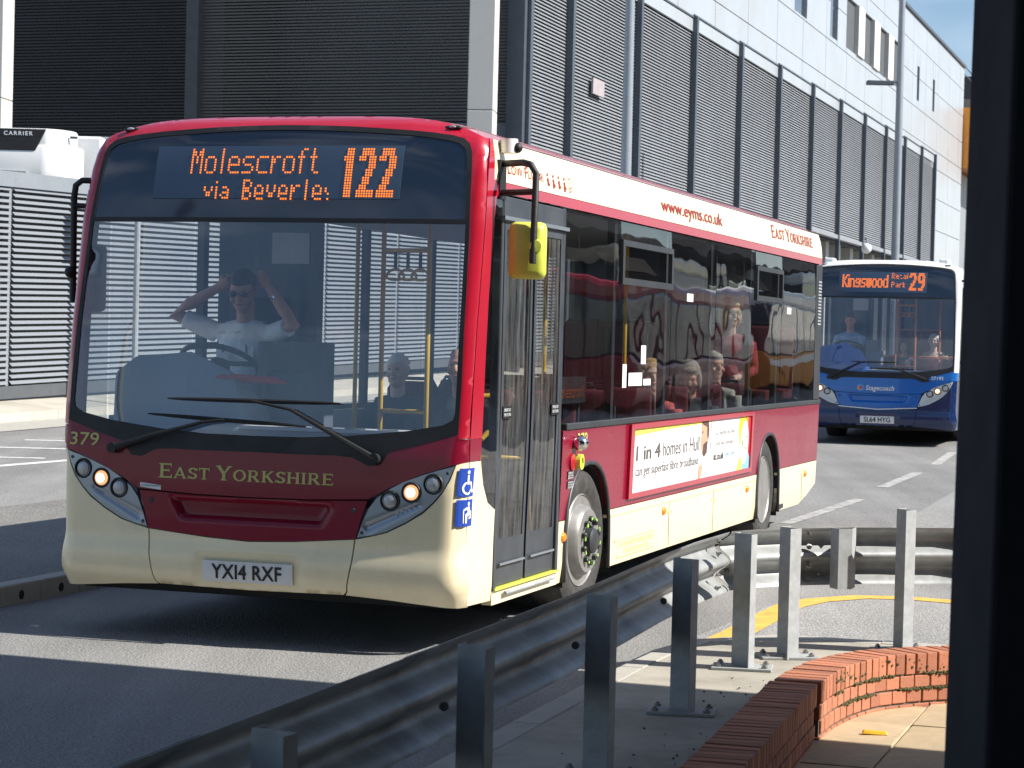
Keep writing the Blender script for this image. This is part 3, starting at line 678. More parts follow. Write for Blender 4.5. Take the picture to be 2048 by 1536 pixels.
# ------------------------------------------------------------------ louvred fence on the far pavement
fn = thing('louvre_fence', 'tall pale grey fence of horizontal louvre slats behind the red bus', 'fence', (FO.x, FO.y, 0), -TH)
m_fslat = M('fence_slat', (.24, .262, .29), .45, .15, var=.06, vscale=2)
PW = 4.6; slat = MB().add([(.042, .05, -.036), (.042, PW - .05, -.036), (.048, PW - .05, -.030), (-.012, PW - .05, .026), (-.018, PW - .05, .021), (.048, .05, -.030), (-.012, .05, .026), (-.018, .05, .021)], [(0, 1, 2, 5), (5, 2, 3, 6), (6, 3, 4, 7), (7, 4, 1, 0), (0, 5, 6, 7), (1, 4, 3, 2)]).mesh('slat'); slat.materials.append(m_fslat)
for i in range(-2, 7):
    y = FO.y + i * PW * math.cos(TH); b0 = .62 + .0225 * (y - 38); b1 = .62 + .0225 * (y + PW * math.cos(TH) - 38); sl = (b1 - b0) / PW
    for j in range(33):
        o = link('slat', slat, None, fn); o.location = (.06, i * PW + .12, b0 + .19 + j * .1035); o.rotation_euler = (math.atan(sl), 0, 0)
    MB().box((-.02, i * PW + .12, b0 + 1.75), (.12, .08, 3.7)).build('fence_post', m_louv, fn)
    o = MB().box((.03, PW / 2, .10), (.16, PW, .26)).build('top_rail', m_fslat, fn); o.location = (0, i * PW + .12, b0 + 33 * .1035 + .15); o.rotation_euler = (math.atan(sl), 0, 0)
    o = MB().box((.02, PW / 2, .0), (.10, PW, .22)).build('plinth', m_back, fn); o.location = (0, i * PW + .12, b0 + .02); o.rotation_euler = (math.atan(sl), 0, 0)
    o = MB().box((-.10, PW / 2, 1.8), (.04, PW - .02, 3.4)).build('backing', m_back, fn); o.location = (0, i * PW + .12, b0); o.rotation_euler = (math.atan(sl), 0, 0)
# sign pole by the fence (hidden by the bus) whose shadow falls on the fence
sp = thing('camera_pole', 'slim grey pole with a box by the louvred fence, hidden behind the red bus', 'pole', (-6.75, 39.75, gz(39.7) + .15), -TH)
MB().tube([(0, 0, 0), (0, 0, 4.75)], .055, 10).build('pole', m_galv, sp); MB().box((.0, -.1, 4.05), (.30, .34, .62)).build('box', m_mull, sp, bevel=.02)

# ------------------------------------------------------------------ lamp posts
m_lpost = M('lamp_post_paint', (.27, .30, .335), .4, .2, var=.06)
l1 = thing('lamp_post', 'tall plain grey lamp post rising behind the middle of the red bus roof', 'lamp post', (2.92, 60, gz(60)), 0, 'lamp posts by the white building')
MB().tube([(0, 0, 0), (0, 0, 6), (0, 0, 14)], [.16, .145, .11], 16).build('column', m_lpost, l1, smooth=40); MB().box((-.7, 0, 14.0), (1.5, .3, .14)).build('lantern', m_mull, l1)
l3 = thing('lamp_post', 'lamp post with curved arm behind the camera, seen mirrored in the red bus windscreen', 'lamp post', (-21.7, -1.2, 0), 0)
MB().tube([(0, 0, 0), (0, 0, 10.2), (.15, 0, 11.1), (.6, 0, 11.7), (1.3, 0, 12.0)], [.13, .10, .08, .06, .05], 12).build('column', m_lpost, l3, smooth=40); MB().box((1.75, 0, 12.05), (1.0, .3, .14)).build('lantern', m_mull, l3, bevel=.03)
l2 = thing('lamp_post', 'tall grey lamp post with flat dark lantern in front of the white building at right', 'lamp post', (12.79, 75, gz(75)), 0, 'lamp posts by the white building')
MB().tube([(0, 0, 0), (0, 0, 6), (0, 0, 15)], [.15, .135, .10], 16).build('column', m_lpost, l2, smooth=40)
MB().tube([(0, 0, 9.95), (-.3, 0, 9.99)], .04, 8).build('bracket', m_lpost, l2)
MB().prism([(-1.12, -.17), (-.2, -.12), (-.2, .12), (-1.12, .17)], 9.86, 10.0).build('lantern', m_mull, l2, bevel=.02)
cc = thing('security_camera', 'small white dome security camera under the louvres of the white building', 'camera', (18.25, 116.3, 7.0))
MB().tube([(0, 0, .5), (0, -.5, .5), (0, -.5, .25)], .05, 6).build('bracket', m_lpost, cc); MB().ell((0, -.5, 0), (.27, .27, .27)).build('dome', m_stick, cc, smooth=True)

# ------------------------------------------------------------------ refrigerated trailer behind the fence
m_tr = M('trailer_white', (.80, .80, .79), .35, var=.03, vscale=2, coat=.3)
tr = thing('refrigerated_trailer', 'white refrigerated trailer with black grilled cooling unit looking over the fence', 'trailer', (-10.1, 43.4, 1.0))
MB().box((-.05, 5.2, 2.7), (3.95, 9.6, 3.7)).build('body', m_tr, tr, bevel=.05)
MB().prism([(-1.9, -.35), (.95, -.35), (1.30, -.2), (1.62, .3), (-1.9, .3)], 3.55, 4.30).build('unit_lower_housing', m_tr, tr, bevel=.06, smooth=40)
MB().prism([(-1.9, -.30), (1.0, -.30), (1.28, -.12), (1.5, .3), (-1.9, .3)], 4.18, 4.62).build('unit_upper_housing', m_tr, tr, bevel=.07, smooth=40)
MB().prism([(-1.9, 4.18), (.78, 4.18), (.98, 4.60), (-1.9, 4.60)], -.36, -.30, Matrix(((1, 0, 0, 0), (0, 0, 1, 0), (0, 1, 0, 0), (0, 0, 0, 1)))).build('grille', m_blk, tr, bevel=.01)
lettering('CARRIER', (.17, 4.47, .73, 4.55), lambda u, v, o_: (u, -.365 - o_, v), m_stick, tr, bold=.03, spacing=1.3)
MB().box((1.45, .0, 4.48), (.14, .05, .05)).build('marker_lamp', m_mull, tr)
MB().prism([(-.2, 3.62), (.70, 3.62), (.62, 3.78), (-.2, 3.80)], -.40, -.355, Matrix(((1, 0, 0, 0), (0, 0, 1, 0), (0, 1, 0, 0), (0, 0, 0, 1)))).build('lower_louvre', m_galv, tr)
t2 = thing('box_trailer', 'pale grey box trailer top showing just beside the refrigeration unit', 'trailer', (-8.6, 47.5, 1.0))
MB().box((-.1, 4, 2.75), (2.5, 8, 4.2)).build('body', M('trailer_grey', (.55, .56, .57), .5, var=.05), t2, bevel=.03); MB().box((-.1, -.02, 4.8), (2.56, .1, .12)).build('top_rail', m_galv, t2)
# ------------------------------------------------------------------ the buses
# bus frame: x to the nearside (right in the picture), y towards the rear, z up, origin on the road under the middle of the nose
LEN = 10.78
def Zr(x): return 3.015 - .145 * (min(abs(x), 1.2) / 1.2) ** 4.6
def HW(z): return interp(z, [.2, .30, .6, 1.05, 1.3, 2.4, 2.68, 2.79, 2.87, 2.95], [1.200, 1.222, 1.225, 1.237, 1.242, 1.242, 1.228, 1.215, 1.195, 1.13])
Y0Z = [.2, .30, .36, .5, .9, 1.1, 1.25, 1.6, 1.77, 2.0, 2.25, 2.4, 2.6, 2.75, 2.86, 2.92, 2.96, 2.99, 3.003, 3.015]
Y0Y = [.13, .05, .02, 0, 0, .01, .035, .075, .095, .135, .175, .195, .235, .27, .305, .335, .38, .45, .53, .83]
def RCz(z): return .10 - .05 * smst(.95, 1.3, z)
def F(x, z):
    a = min(abs(x), 1.0 * HW(z)); y = interp(z + .6 * (3.015 - Zr(x)) * smst(2.2, 2.85, z), Y0Z, Y0Y) + .05 * (a / 1.13) ** 2; RC = RCz(z)
    d = a - (HW(z) - RC)
    if d > 0: y += RC - math.sqrt(max(0, RC * RC - min(d, RC) ** 2))
    return y
def fm(x, z, o):
    e = .004; fx = (F(x + e, z) - F(x - e, z)) / (2 * e); fz = (F(x, z + e) - F(x, z - e)) / (2 * e)
    if abs(x) > HW(z) - .006: fx = math.copysign(6, x)
    n = Vector((fx, -1, fz)).normalized(); return Vector((x, F(x, z), z)) + n * o
def ysd(z): return F(HW(z), z)
def smap(s): return lambda y, z, o: Vector((s * (HW(z) + o), y, z))
def mir(P): return [(-x, z) for x, z in P][::-1]
def sym(R): return R + [(-x, z) for x, z in R[::-1] if abs(x) > 1e-4]
FONT = {'M': '10001 11011 10101 10101 10001 10001 10001', 'o': '00000 00000 01110 10001 10001 10001 01110', 'l': '010 010 010 010 010 010 010',
 'e': '00000 00000 01110 10001 11111 10000 01111', 's': '00000 00000 01111 10000 01110 00001 11110', 'c': '00000 00000 01111 10000 10000 10000 01111',
 'r': '0000 0000 1011 1100 1000 1000 1000', 'f': '0011 0100 1110 0100 0100 0100 0100', 't': '0100 0100 1110 0100 0100 0100 0011', 'v': '00000 00000 10001 10001 01010 01010 00100',
 'i': '1 0 1 1 1 1 1', 'a': '00000 00000 01110 00001 01111 10001 01111', 'B': '11110 10001 10001 11110 10001 10001 11110', 'y': '00000 00000 00000 10100 01000 00100 01100',
 'K': '10001 10010 10100 11000 10100 10010 10001', 'n': '00000 00000 11110 10001 10001 10001 10001', 'g': '00000 00000 01111 10001 01111 00001 11110', 'w': '00000 00000 10101 10101 10101 10101 01010',
 'd': '00001 00001 01111 10001 10001 10001 01111', 'R': '11110 10001 10001 11110 10100 10010 10001', 'P': '11110 10001 10001 11110 10000 10000 10000', 'k': '1000 1000 1001 1010 1100 1010 1001',
 '1': '010 110 010 010 010 010 010', '2': '01110 10001 00001 00010 00100 01000 11111', '9': '01110 10001 10001 01111 00001 00010 01100', ' ': '00 00 00 00 00 00 00'}
def led(word, x0, zt, pitch, rows, mf, mat, parent, wx=1.0, bold=0, gap=1, name='led_text'):
    """a line of amber dots; rows = height in dots; wx = widening; bold adds dots to the right"""
    mb = MB(); x = x0; h = pitch * .33
    for ch in word:
        G = FONT[ch].split(); wc = len(G[0]); cols = max(1, round(wc * wx)); cells = set()
        for r in range(rows):
            for c in range(cols):
                if G[min(6, int((r + .5) * 7 / rows))][min(wc - 1, int((c + .5) * wc / cols))] == '1':
                    for b in range(bold + 1): cells.add((r, c + b))
        for r, c in cells:
            u = x + c * pitch; v = zt - r * pitch; n = len(mb.v)
            mb.v += [tuple(mf(u + a, v + b, .006)) for a, b in ((-h, -h), (h, -h), (h, h), (-h, h))]; mb.f.append([n, n + 1, n + 2, n + 3])
        x += (cols + bold + gap) * pitch
    me = bpy.data.meshes.new(name); me.from_pydata(mb.v, [], mb.f); return kind(link(name, me, mat, parent), 'stuff')
def disc(c, r, n=20): return [(c[0] + r * math.cos(2 * PI * i / n), c[1] + r * math.sin(2 * PI * i / n)) for i in range(n)]
def arch(yc, hw, zc, zt, zb, n=14):
    P = [(yc + hw, zb)]
    for i in range(n + 1):
        a = PI * i / n; P.append((yc + hw * math.copysign(abs(math.cos(a)) ** .85, math.cos(a)), zc + (zt - zc) * math.sin(a) ** .9))
    return P + [(yc - hw, zb)]
def clip_side(y0, y1, z0, z1, ar):
    """outline of a side panel between two heights with wheel arches cut from its lower edge"""
    P = [(y0, z1), (y1, z1), (y1, z0)]
    for A in sorted(ar, key=lambda a: -a[0][0]):
        if not (min(p[0] for p in A) > y0 and max(p[0] for p in A) < y1): continue
        top = [p for p in A if z0 < p[1] < z1 - 1e-4]
        if not top: continue
        def cross(i, j): t = (z0 - A[i][1]) / (A[j][1] - A[i][1]); return (A[i][0] + (A[j][0] - A[i][0]) * t, z0)
        seg = []
        for i in range(len(A) - 1):
            if (A[i][1] - z0) * (A[i + 1][1] - z0) < 0: seg.append(cross(i, i + 1))
            if A[i + 1][1] > z0 and i + 1 < len(A): seg.append(A[i + 1])
        P += [q for q in seg if q[1] < z1 - 1e-4 or True]
    return P + [(y0, z0)]
def make_bus(name, label, L):
    """L: livery and lettering"""
    b = thing(name, label, 'bus', (0, 0, 0)); near = L['near']
    P = lambda nm, ol, mf, mat, par=b, **k: sheet(ol, mf, **k).build(nm, mat, par, smooth=55)
    # --- nose
    wsr = [(0, 1.085), (.30, 1.083), (.50, 1.085), (.60, 1.078), (.69, 1.035), (.755, 1.04), (.81, 1.115), (1.0, 1.165), (1.19, 1.225), (1.192, 1.5), (1.185, 1.82), (1.170, 2.37), (1.148, 2.70), (1.138, 2.78), (1.118, 2.828), (1.08, 2.858), (1.02, 2.874), (.9, 2.890), (.77, 2.902), (.58, 2.915), (.40, 2.925), (.2, 2.932), (0, 2.935)]
    ws = sym(wsr)
    gr = [(0, 1.175), (.3, 1.178), (.57, 1.195), (.9, 1.232), (1.10, 1.27), (1.155, 1.30), (1.165, 1.34), (1.160, 1.82), (1.150, 2.25), (1.146, 2.375), (.6, 2.375), (0, 2.375)]
    dr = [(0, 2.40), (.6, 2.40), (1.142, 2.40), (1.126, 2.66), (1.114, 2.755), (1.098, 2.80), (1.06, 2.828), (1.0, 2.844), (.9, 2.860), (.75, 2.875), (.39, 2.896), (.2, 2.903), (0, 2.906)]
    zt = [0, .1, .2, .3, .4, .5, .6, .7, .8, .88, .95, 1.0, 1.05, 1.09, 1.12, 1.15, 1.17, 1.182]
    top = [(x, Zr(x) - .0125) for x in zt] + [(1.1945, 2.868)]
    upper_r = [(1.10, 1.195), (1.19, 1.225)]
    # surround of the screen: pillars and roof dome
    outer = [(HW(1.2) - .001, 1.2), (HW(1.6) - .001, 1.6), (HW(2.0) - .001, 2.0), (HW(2.4) - .001, 2.4), (HW(2.6) - .001, 2.6), (HW(2.8) - .001, 2.8)] + top[::-1]
    half = wsr[8:]                                # screen edge from lower corner up to the crown
    ring = outer + [(-x, z) for x, z in outer[::-1] if x > 1e-4] + [(-x, z) for x, z in half[:-1]] + half[::-1]
    ring = outer + [(-x, z) for x, z in outer[::-1][1:]] + [(-1.194, 1.2), ] + [(-x, z) for x, z in half] [:-1] + half[::-1] + [(1.194, 1.2)]
    P('screen_surround', ring, fm, L['dome'], step=.028, thick=.03)
    lowr = [(HW(1.19) - .001, 1.195), (HW(1.1) - .001, 1.075), (1.188, 1.062), (1.0, 1.0), (.82, .92), (.70, .853), (.35, .838), (0, .834)]
    ol = [(1.19, 1.195)] + lowr; full = wsr[:9]
    fp = full[:-1] + [(1.19, 1.224), (1.194, 1.197)] + lowr + [(-x, z) for x, z in lowr[::-1] if x > 0] + [(-1.194, 1.197), (-1.19, 1.224)] + [(-x, z) for x, z in full[:-1][::-1] if x > 0]
    P('front_panel', fp, fm, L['mask'], step=.035, thick=.03)
    def grm(x, z, o):
        t = (z - .695) / .125; hw = .44 + .075 * t
        dep = smst(0, 1, (hw - abs(x + .0)) / .05) * smst(0, 1, (z - .69) / .03) * (1 - smst(.80, .812, z)); return fm(x, z, o - .045 * dep)
    gp = sym([(0, .826), (.35, .830), (.694, .843), (.66, .74), (.632, .634), (.45, .616), (.256, .602), (0, .590)])
    P('grille_panel', gp, grm, L['mask'], step=.015, thick=.03)
    MB().add([fm(x, z, -.03) for x in (-.72, -.3, .1, .5, .72) for z in (.80, .86)], [(0, 2, 3, 1), (2, 4, 5, 3), (4, 6, 7, 5), (6, 8, 9, 7)]).build('panel_gap', m_under, b)
    for s in (-1, 1):
        bo = [(s * .585, .742 + .0)]
        MB().lathe([(.016, 0), (.012, .005), (0, .006)], 12, Matrix.Translation(fm(s * .615, .79, .001)) @ Matrix.Rotation(PI / 2, 4, 'X')).build('fixing', m_trim, b)
    def bmp(x, z, o):     # bumper: soft ledge, swelling towards the bottom
        return fm(x, z, o + .030 * smst(.60, .40, z) * (1 - smst(.40, .30, z) * .6))
    def bmc(x, z, o):     # the number plate sits in a shallow recess
        d = smst(.335, .30, abs(x)) * (1 - smst(.485, .50, z)) * smst(.335, .362, z); return bmp(x, z, o - .016 * d)
    P('bumper_centre', sym([(0, .584), (.256, .596), (.624, .627), (.612, .5), (.580, .345), (.56, .325), (0, .318)]), bmc, L['low'], step=.026, thick=.04)
    for s in (1, -1):
        c = [(.632, .628), (.72, .648), (.81, .672), (.92, .728), (1.015, .788), (1.075, .845), (1.122, .903), (1.160, .973), (1.188, 1.056), (HW(1.07) - .001, 1.070), (HW(.8) - .001, .8), (HW(.5) - .001, .5), (HW(.35) - .001, .35), (HW(.27) - .001, .275), (1.1, .283), (1.0, .292), (.8, .308), (.572, .323), (.588, .345), (.620, .5)]
        P('bumper_corner', c if s > 0 else mir(c), bmp, L['low'], step=.03, thick=.04)
        def hm(x, z, o, s=s):
            a = Vector((.70, .700)); e = Vector((.99, .835)); q = Vector((abs(x), z)); t = max(0, min(1, (q - a).dot(e - a) / (e - a).length_squared)); d = (q - a - (e - a) * t).length
            return fm(x, z, o - .015 * smst(.036 * (1 - .6 * t), .0, d))
        h = [(1.182, 1.050), (1.09, 1.024), (1.0, .994), (.90, .955), (.82, .912), (.75, .862), (.704, .803), (.668, .72), (.640, .640), (.73, .657), (.808, .680), (.92, .738), (1.010, .797), (1.07, .853), (1.116, .910), (1.154, .979)]
        hp = P('headlamp_unit', h if s > 0 else mir(h), hm, L['lampcase'], step=.013, thick=.03, off=.0)
        for (x, z), lit in zip([(1.068, .950), (.945, .900), (.826, .850)], (0, 1, 0)):
            q = fm(s * x, z, 0); e = .01; nn = (fm(s * x, z, 1) - q).normalized(); nn = (nn + Vector((0, -1.2, 0))).normalized(); R = nn.to_track_quat('Z', 'Y').to_matrix().to_4x4(); R.translation = q
            lm = MB().lathe([(.058, -.02), (.058, .003), (.053, .009), (.046, .006), (.044, -.012), (.0, -.014)], 26, R).build('headlamp', m_blk, hp, smooth=30)
            MB().lathe([(.044, .000), (.036, .008), (.02, .013), (0, .014)], 22, R).build('lens', m_lens, lm, smooth=True)
            if lit and L['lit']: MB().lathe([(.042, .002), (.036, .0095), (.0272, .0135)], 22, R).build('lit_reflector', m_glow, lm, smooth=True); MB().lathe([(.027, .0145), (.014, .019), (0, .020)], 18, R).build('bulb_glow', m_lit, lm, smooth=True)
        for x, z in ((1.145, 1.012), (.668, .668)): MB().lathe([(.010, 0), (.008, .003), (0, .004)], 10, Matrix.Translation(fm(s * x, z, .001)) @ Matrix.Rotation(PI / 2, 4, 'X')).build('fixing', m_trim, hp)
        # seam between bumper pieces is a real gap; marker lamp on the roof edge
        q = fm(s * 1.0, 2.922, .0); MB().ell(q, (.055, .02, .014)).build('marker_lamp', m_blk, b, smooth=True); MB().ell(q + Vector((0, -.018, .003)), (.022, .012, .009)).build('marker_lens', m_lens, b, smooth=True)
    # number plate
    pl = P('number_plate', [(-.272, .362), (.272, .362), (.272, .474), (-.272, .474)], lambda x, z, o: bmp(x, z, o), m_plate, step=.06, thick=.012, off=.004)
    lettering(L['plate'], (-.215, .378, .210, .460), bmp, m_ink, pl, name='plate_lettering', off=.0065, bold=.022, spacing=1.02)
    # --- windscreen
    P('windscreen_frame', ws, fm, m_blk, holes=[sym(gr), sym(dr)], step=.05, thick=.02, off=.002)
    wsg = P('windscreen', sym(gr), fm, m_wsglass, step=.07, thick=0, off=-.004)
    dp = P('destination_display', sym(dr), fm, m_dest, step=.07, thick=0, off=-.003)
    dd = L['disp']; P('display_panel', [(dd[0], dd[1]), (dd[2], dd[1]), (dd[2], dd[3]), (dd[0], dd[3])], fm, m_disp, dp, step=.08, thick=.004, off=.003)
    for a in L['leds']: led(a[0], a[1], a[2], a[3], a[4], fm, m_led, dp, *a[5:])
    # wipers
    for piv, mid, tip0, tip1 in L['wipers']:
        wp_ = MB(); wp_.tube([fm(*piv, .03), fm(piv[0] * .55 + mid[0] * .45, piv[1] * .55 + mid[1] * .45, .05), fm(*mid, .04)], [.022, .014, .010], 8)
        wp_.tube([fm(*piv, .0), fm(*piv, .05)], .03, 12); wp_.tube([fm(*mid, .04), fm((tip0[0] + tip1[0]) / 2, (tip0[1] + tip1[1]) / 2, .03)], .009, 6)
        w_o = wp_.build('wiper_arm', m_blk, b, smooth=40)
        MB().tube([fm(tip0[0] + (tip1[0] - tip0[0]) * i / 8, tip0[1] + (tip1[1] - tip0[1]) * i / 8, .018) for i in range(9)], [.004, .009, .011, .012, .012, .012, .011, .009, .004], 6).build('wiper_blade', m_blk, w_o)
    # --- roof
    mb = MB(); nx = 36; rowsy = [0, .06, .14, .28, .6, 1.2, 2.5, 5, 8, 10.0, 10.3, 10.55, 10.70]
    for j, dy in enumerate(rowsy):
        for i in range(nx + 1):
            x = -1.194 + 2.388 * i / nx; yf = F(x, Zr(x) - .0125); yy = yf + (LEN - .02 - yf) * (dy / 10.70) if dy > 1 else yf + dy
            z = Zr(x) - .0125 * (1 - smst(0, .28, dy)) - .10 * smst(10.2, 10.7, dy) ** 2; mb.v.append((x, yy, z))
    mb.f = [(j * (nx + 1) + i, j * (nx + 1) + i + 1, (j + 1) * (nx + 1) + i + 1, (j + 1) * (nx + 1) + i) for j in range(len(rowsy) - 1) for i in range(nx)]
    mb.build('roof', L['roof'], b, smooth=60)
    # --- sides
    A = [arch(2.53, .50, .45, .955, .2), arch(8.33, .47, .45, .955, .2)]
    def ay(k_, sd, z): return ((2.53, 8.33)[k_]) + sd * ((.50, .47)[k_]) * (math.cos(math.asin(min(1, max(0, (z - .45) / .505)) ** (1 / .9))) ** .85 if z > .45 else 1)
    def skirt(ya, S):
        zz_ = [.235, .35, .45, .50, .55, .622]
        L0 = [(ay(0, -1, z), z) for z in zz_]; R0 = [(ay(0, 1, z), z) for z in zz_]; L1 = [(ay(1, -1, z), z) for z in zz_]; R1 = [(ay(1, 1, z), z) for z in zz_]
        P('skirt', [(ya, .235)] + L0 + [(ya, .622)], S, L['low'], step=.16, thick=.03); P('skirt', R0[::-1] + L1, S, L['low'], step=.16, thick=.03); P('skirt', R1[::-1] + [(9.93, .235), (LEN - .06, .40), (LEN - .04, .622)], S, L['low'], step=.16, thick=.03)
    seams = [1.88, 3.15, 4.57, 6.03, 7.54, 8.71, 10.42]
    for s in (1, -1):
        S = smap(s); dn = s > 0
        zz = [1.2, 1.4, 1.6, 1.8, 2.0, 2.2, 2.4, 2.57, 2.7, 2.868]
        edge_f = [(ysd(z), z) for z in zz]
        qb = [(.335, 1.075), (.345, 1.3), (.36, 1.6), (.395, 2.0), (.44, 2.3), (.475, 2.46), (.51, 2.54), (.56, 2.566)]
        P('corner_pillar', edge_f[::-1][1:] [::-1][:0] + [(ysd(1.197), 1.197)] + edge_f[1:] + [(.535, 2.868), (.475, 2.64), (.56, 2.635), (.62, 2.566)] + qb[::-1] + [(.335, 1.197)][:0] + [(.338, 1.197)], S, L['dome'], step=.09, thick=.02)
        P('corner_panel', [(ysd(1.075), 1.075), (ysd(1.195), 1.195), (.338, 1.195), (.335, 1.075)], S, L['mask'], step=.09, thick=.02)
        P('corner_skirt', [(ysd(.275), .275), (ysd(.5), .5), (ysd(.8), .8), (ysd(1.07), 1.07), (.335, 1.07), (.40, .93), (.49, .83), (.60, .79), (.625, .785), (.625, .265)], S, L['low'], step=.09, thick=.03)
        P('quarter_window', [(.62, .79)] + [(.60, .795), (.49, .835), (.405, .935), (.337, 1.078)] + qb[1:] + [(.62, 2.562)], S, m_sideglass, step=.12, thick=.0, off=-.004)
        P('red_stripe', [(.56, 2.572), (LEN - .06, 2.572), (LEN - .06, 2.632), (.56, 2.632)], S, L['stripe'], step=.5, thick=.02, off=.003)
        P('cantrail_panel', [(.478, 2.636), (LEN - .04, 2.636), (LEN - .04, 2.74), (LEN - .06, 2.80), (LEN - .10, 2.868), (.538, 2.868)], S, L['band'], step=.12, thick=.02)
        ys0 = 1.90 if dn else .63
        if dn:
            P('side_panel', clip_side(1.90, LEN - .04, .628, 1.19, [arch(2.53, .50, .45, .955, .2), arch(8.33, .47, .45, .955, .2)]), S, L['side'], step=.16, thick=.03)
            skirt(1.90, S)
        else:
            P('side_panel', clip_side(.63, LEN - .04, .628, 1.19, A), S, L['side'], step=.2, thick=.03)
            skirt(.63, S)
        MB().box((s * 1.228, (ys0 + LEN) / 2, 1.213), (.05, LEN - ys0 - .08, .040)).build('waist_rail', m_trim, b, bevel=.006)
        sm_ = ([1.88] if dn else [.63, 1.75, 3.15])[0:1] + seams[1:] if dn else [.63, 1.75] + seams[1:]
        for i in range(len(sm_) - 1):
            a, e = sm_[i] + .008, sm_[i + 1] - .008
            hop = dn and i in (1, 4)
            z_hi = 2.42 if hop else 2.562
            if hop:
                P('window', [(a, 1.238), (e, 1.238), (e, 2.15), (a, 2.15)], S, m_sideglass, step=.3, thick=0, off=-.004)
                P('window', [(a, 2.43), (e, 2.43), (e, 2.562), (a, 2.562)], S, m_sideglass, step=.3, thick=0, off=-.004)
                P('hopper_frame', [(a, 2.14), (e, 2.14), (e, 2.44), (a, 2.44)], S, m_trim, holes=[[(a + .05, 2.185), (e - .05, 2.185), (e - .05, 2.40), (a + .05, 2.40)]], step=.2, thick=.03, off=.012)
                MB().add([(s * 1.19, a + .06, 2.19), (s * 1.19, e - .06, 2.19), (s * 1.04, e - .06, 2.36), (s * 1.04, a + .06, 2.36)], [(0, 1, 2, 3)]).build('hopper_pane', m_sideglass, b)
            else: P('window', [(a, 1.238), (e, 1.238), (e, 2.562), (a, 2.562)], S, m_sideglass if dn else m_offglass, step=.3, thick=0, off=-.004)
        for y in sm_[1:]: MB().box((s * 1.175, y, 1.9), (.05, .07, 1.34)).build('window_pillar', m_trim, b)
        MB().box((s * 1.215, 10.56, 1.9), (.05, .32, 1.32)).build('rear_side_panel', m_trim, b)
        if dn:
            for j in range(14): MB().box((1.242, 10.58, 1.98 + j * .032), (.012, .16, .016)).build('vent_slat', m_galv, b)
        for k_, yc in enumerate((2.53, 8.33)):
            hw = (.50, .47)[k_]
            tr_ = arch(yc, hw + .012, .45, .967, .235); mb = MB()
            mb.tube([(s * 1.229, p[0], p[1]) for p in tr_], .016, 8); mb.build('arch_trim', m_trim, b, smooth=True)
            wl = MB(); tr2 = arch(yc, hw, .45, .955, .2); n = len(tr2)
            wl.v = [(s * 1.22, p[0], p[1]) for p in tr2] + [(s * .72, p[0], p[1]) for p in tr2]; wl.f = [(i, i + 1, n + i + 1, n + i) for i in range(n - 1)] + [list(range(n, 2 * n))]
            wl.build('wheel_housing', m_under, b)
            make_wheel(b, s, yc - (.03 if k_ == 0 else 0), k_ == 0, L)
    # --- rear and underside
    rp_ = [(-1.22, .40), (1.22, .40), (1.235, 1.3), (1.197, 2.6), (1.13, 2.83), (.6, 2.90), (-.6, 2.90), (-1.13, 2.83), (-1.197, 2.6), (-1.235, 1.3)]
    MB().prism(rp_, 0, .03, Matrix(((1, 0, 0, 0), (0, 0, 1, LEN - .05), (0, 1, 0, 0), (0, 0, 0, 1)))).build('rear_panel', L['side'], b)
    MB().box((0, 5.4, .29), (2.30, 10.3, .08)).box((0, 5.3, .34), (1.3, 9.9, .1)).box((0, 9.6, .7), (2.2, 2.1, .8)).build('underbody', m_under, b)
    MB().box((0, .5, .30), (2.1, .6, .06)).build('front_underbody', m_under, b)
    # --- saloon
    MB().box((0, 5.5, .345), (2.34, 10.2, .02)).build('floor', M('floor_vinyl', (.10, .11, .13), .7) if 'floor_vinyl' not in bpy.data.materials else bpy.data.materials['floor_vinyl'], b)
    mb = MB(); pr = [(-1.14, 2.56), (-.95, 2.74), (-.5, 2.80), (.5, 2.80), (.95, 2.74), (1.14, 2.56)]; mb.v = [(x, .62, z) for x, z in pr] + [(x, 10.6, z) for x, z in pr]; mb.f = [(i, i + 1, 7 + i, 6 + i) for i in range(5)]
    mb.build('ceiling', m_ceil, b)
    MB().box((-1.19, 5.6, 1.09), (.03, 9.7, .20)).build('lining', m_grey, b); MB().box((1.19, 6.3, 1.09), (.03, 8.3, .20)).build('lining', m_grey, b)
    MB().box((0, 10.4, 1.55), (2.2, .05, 2.3)).build('rear_bulkhead', m_cab, b)
    interior(b, L)
    if near: nearside(b, L)
    return b
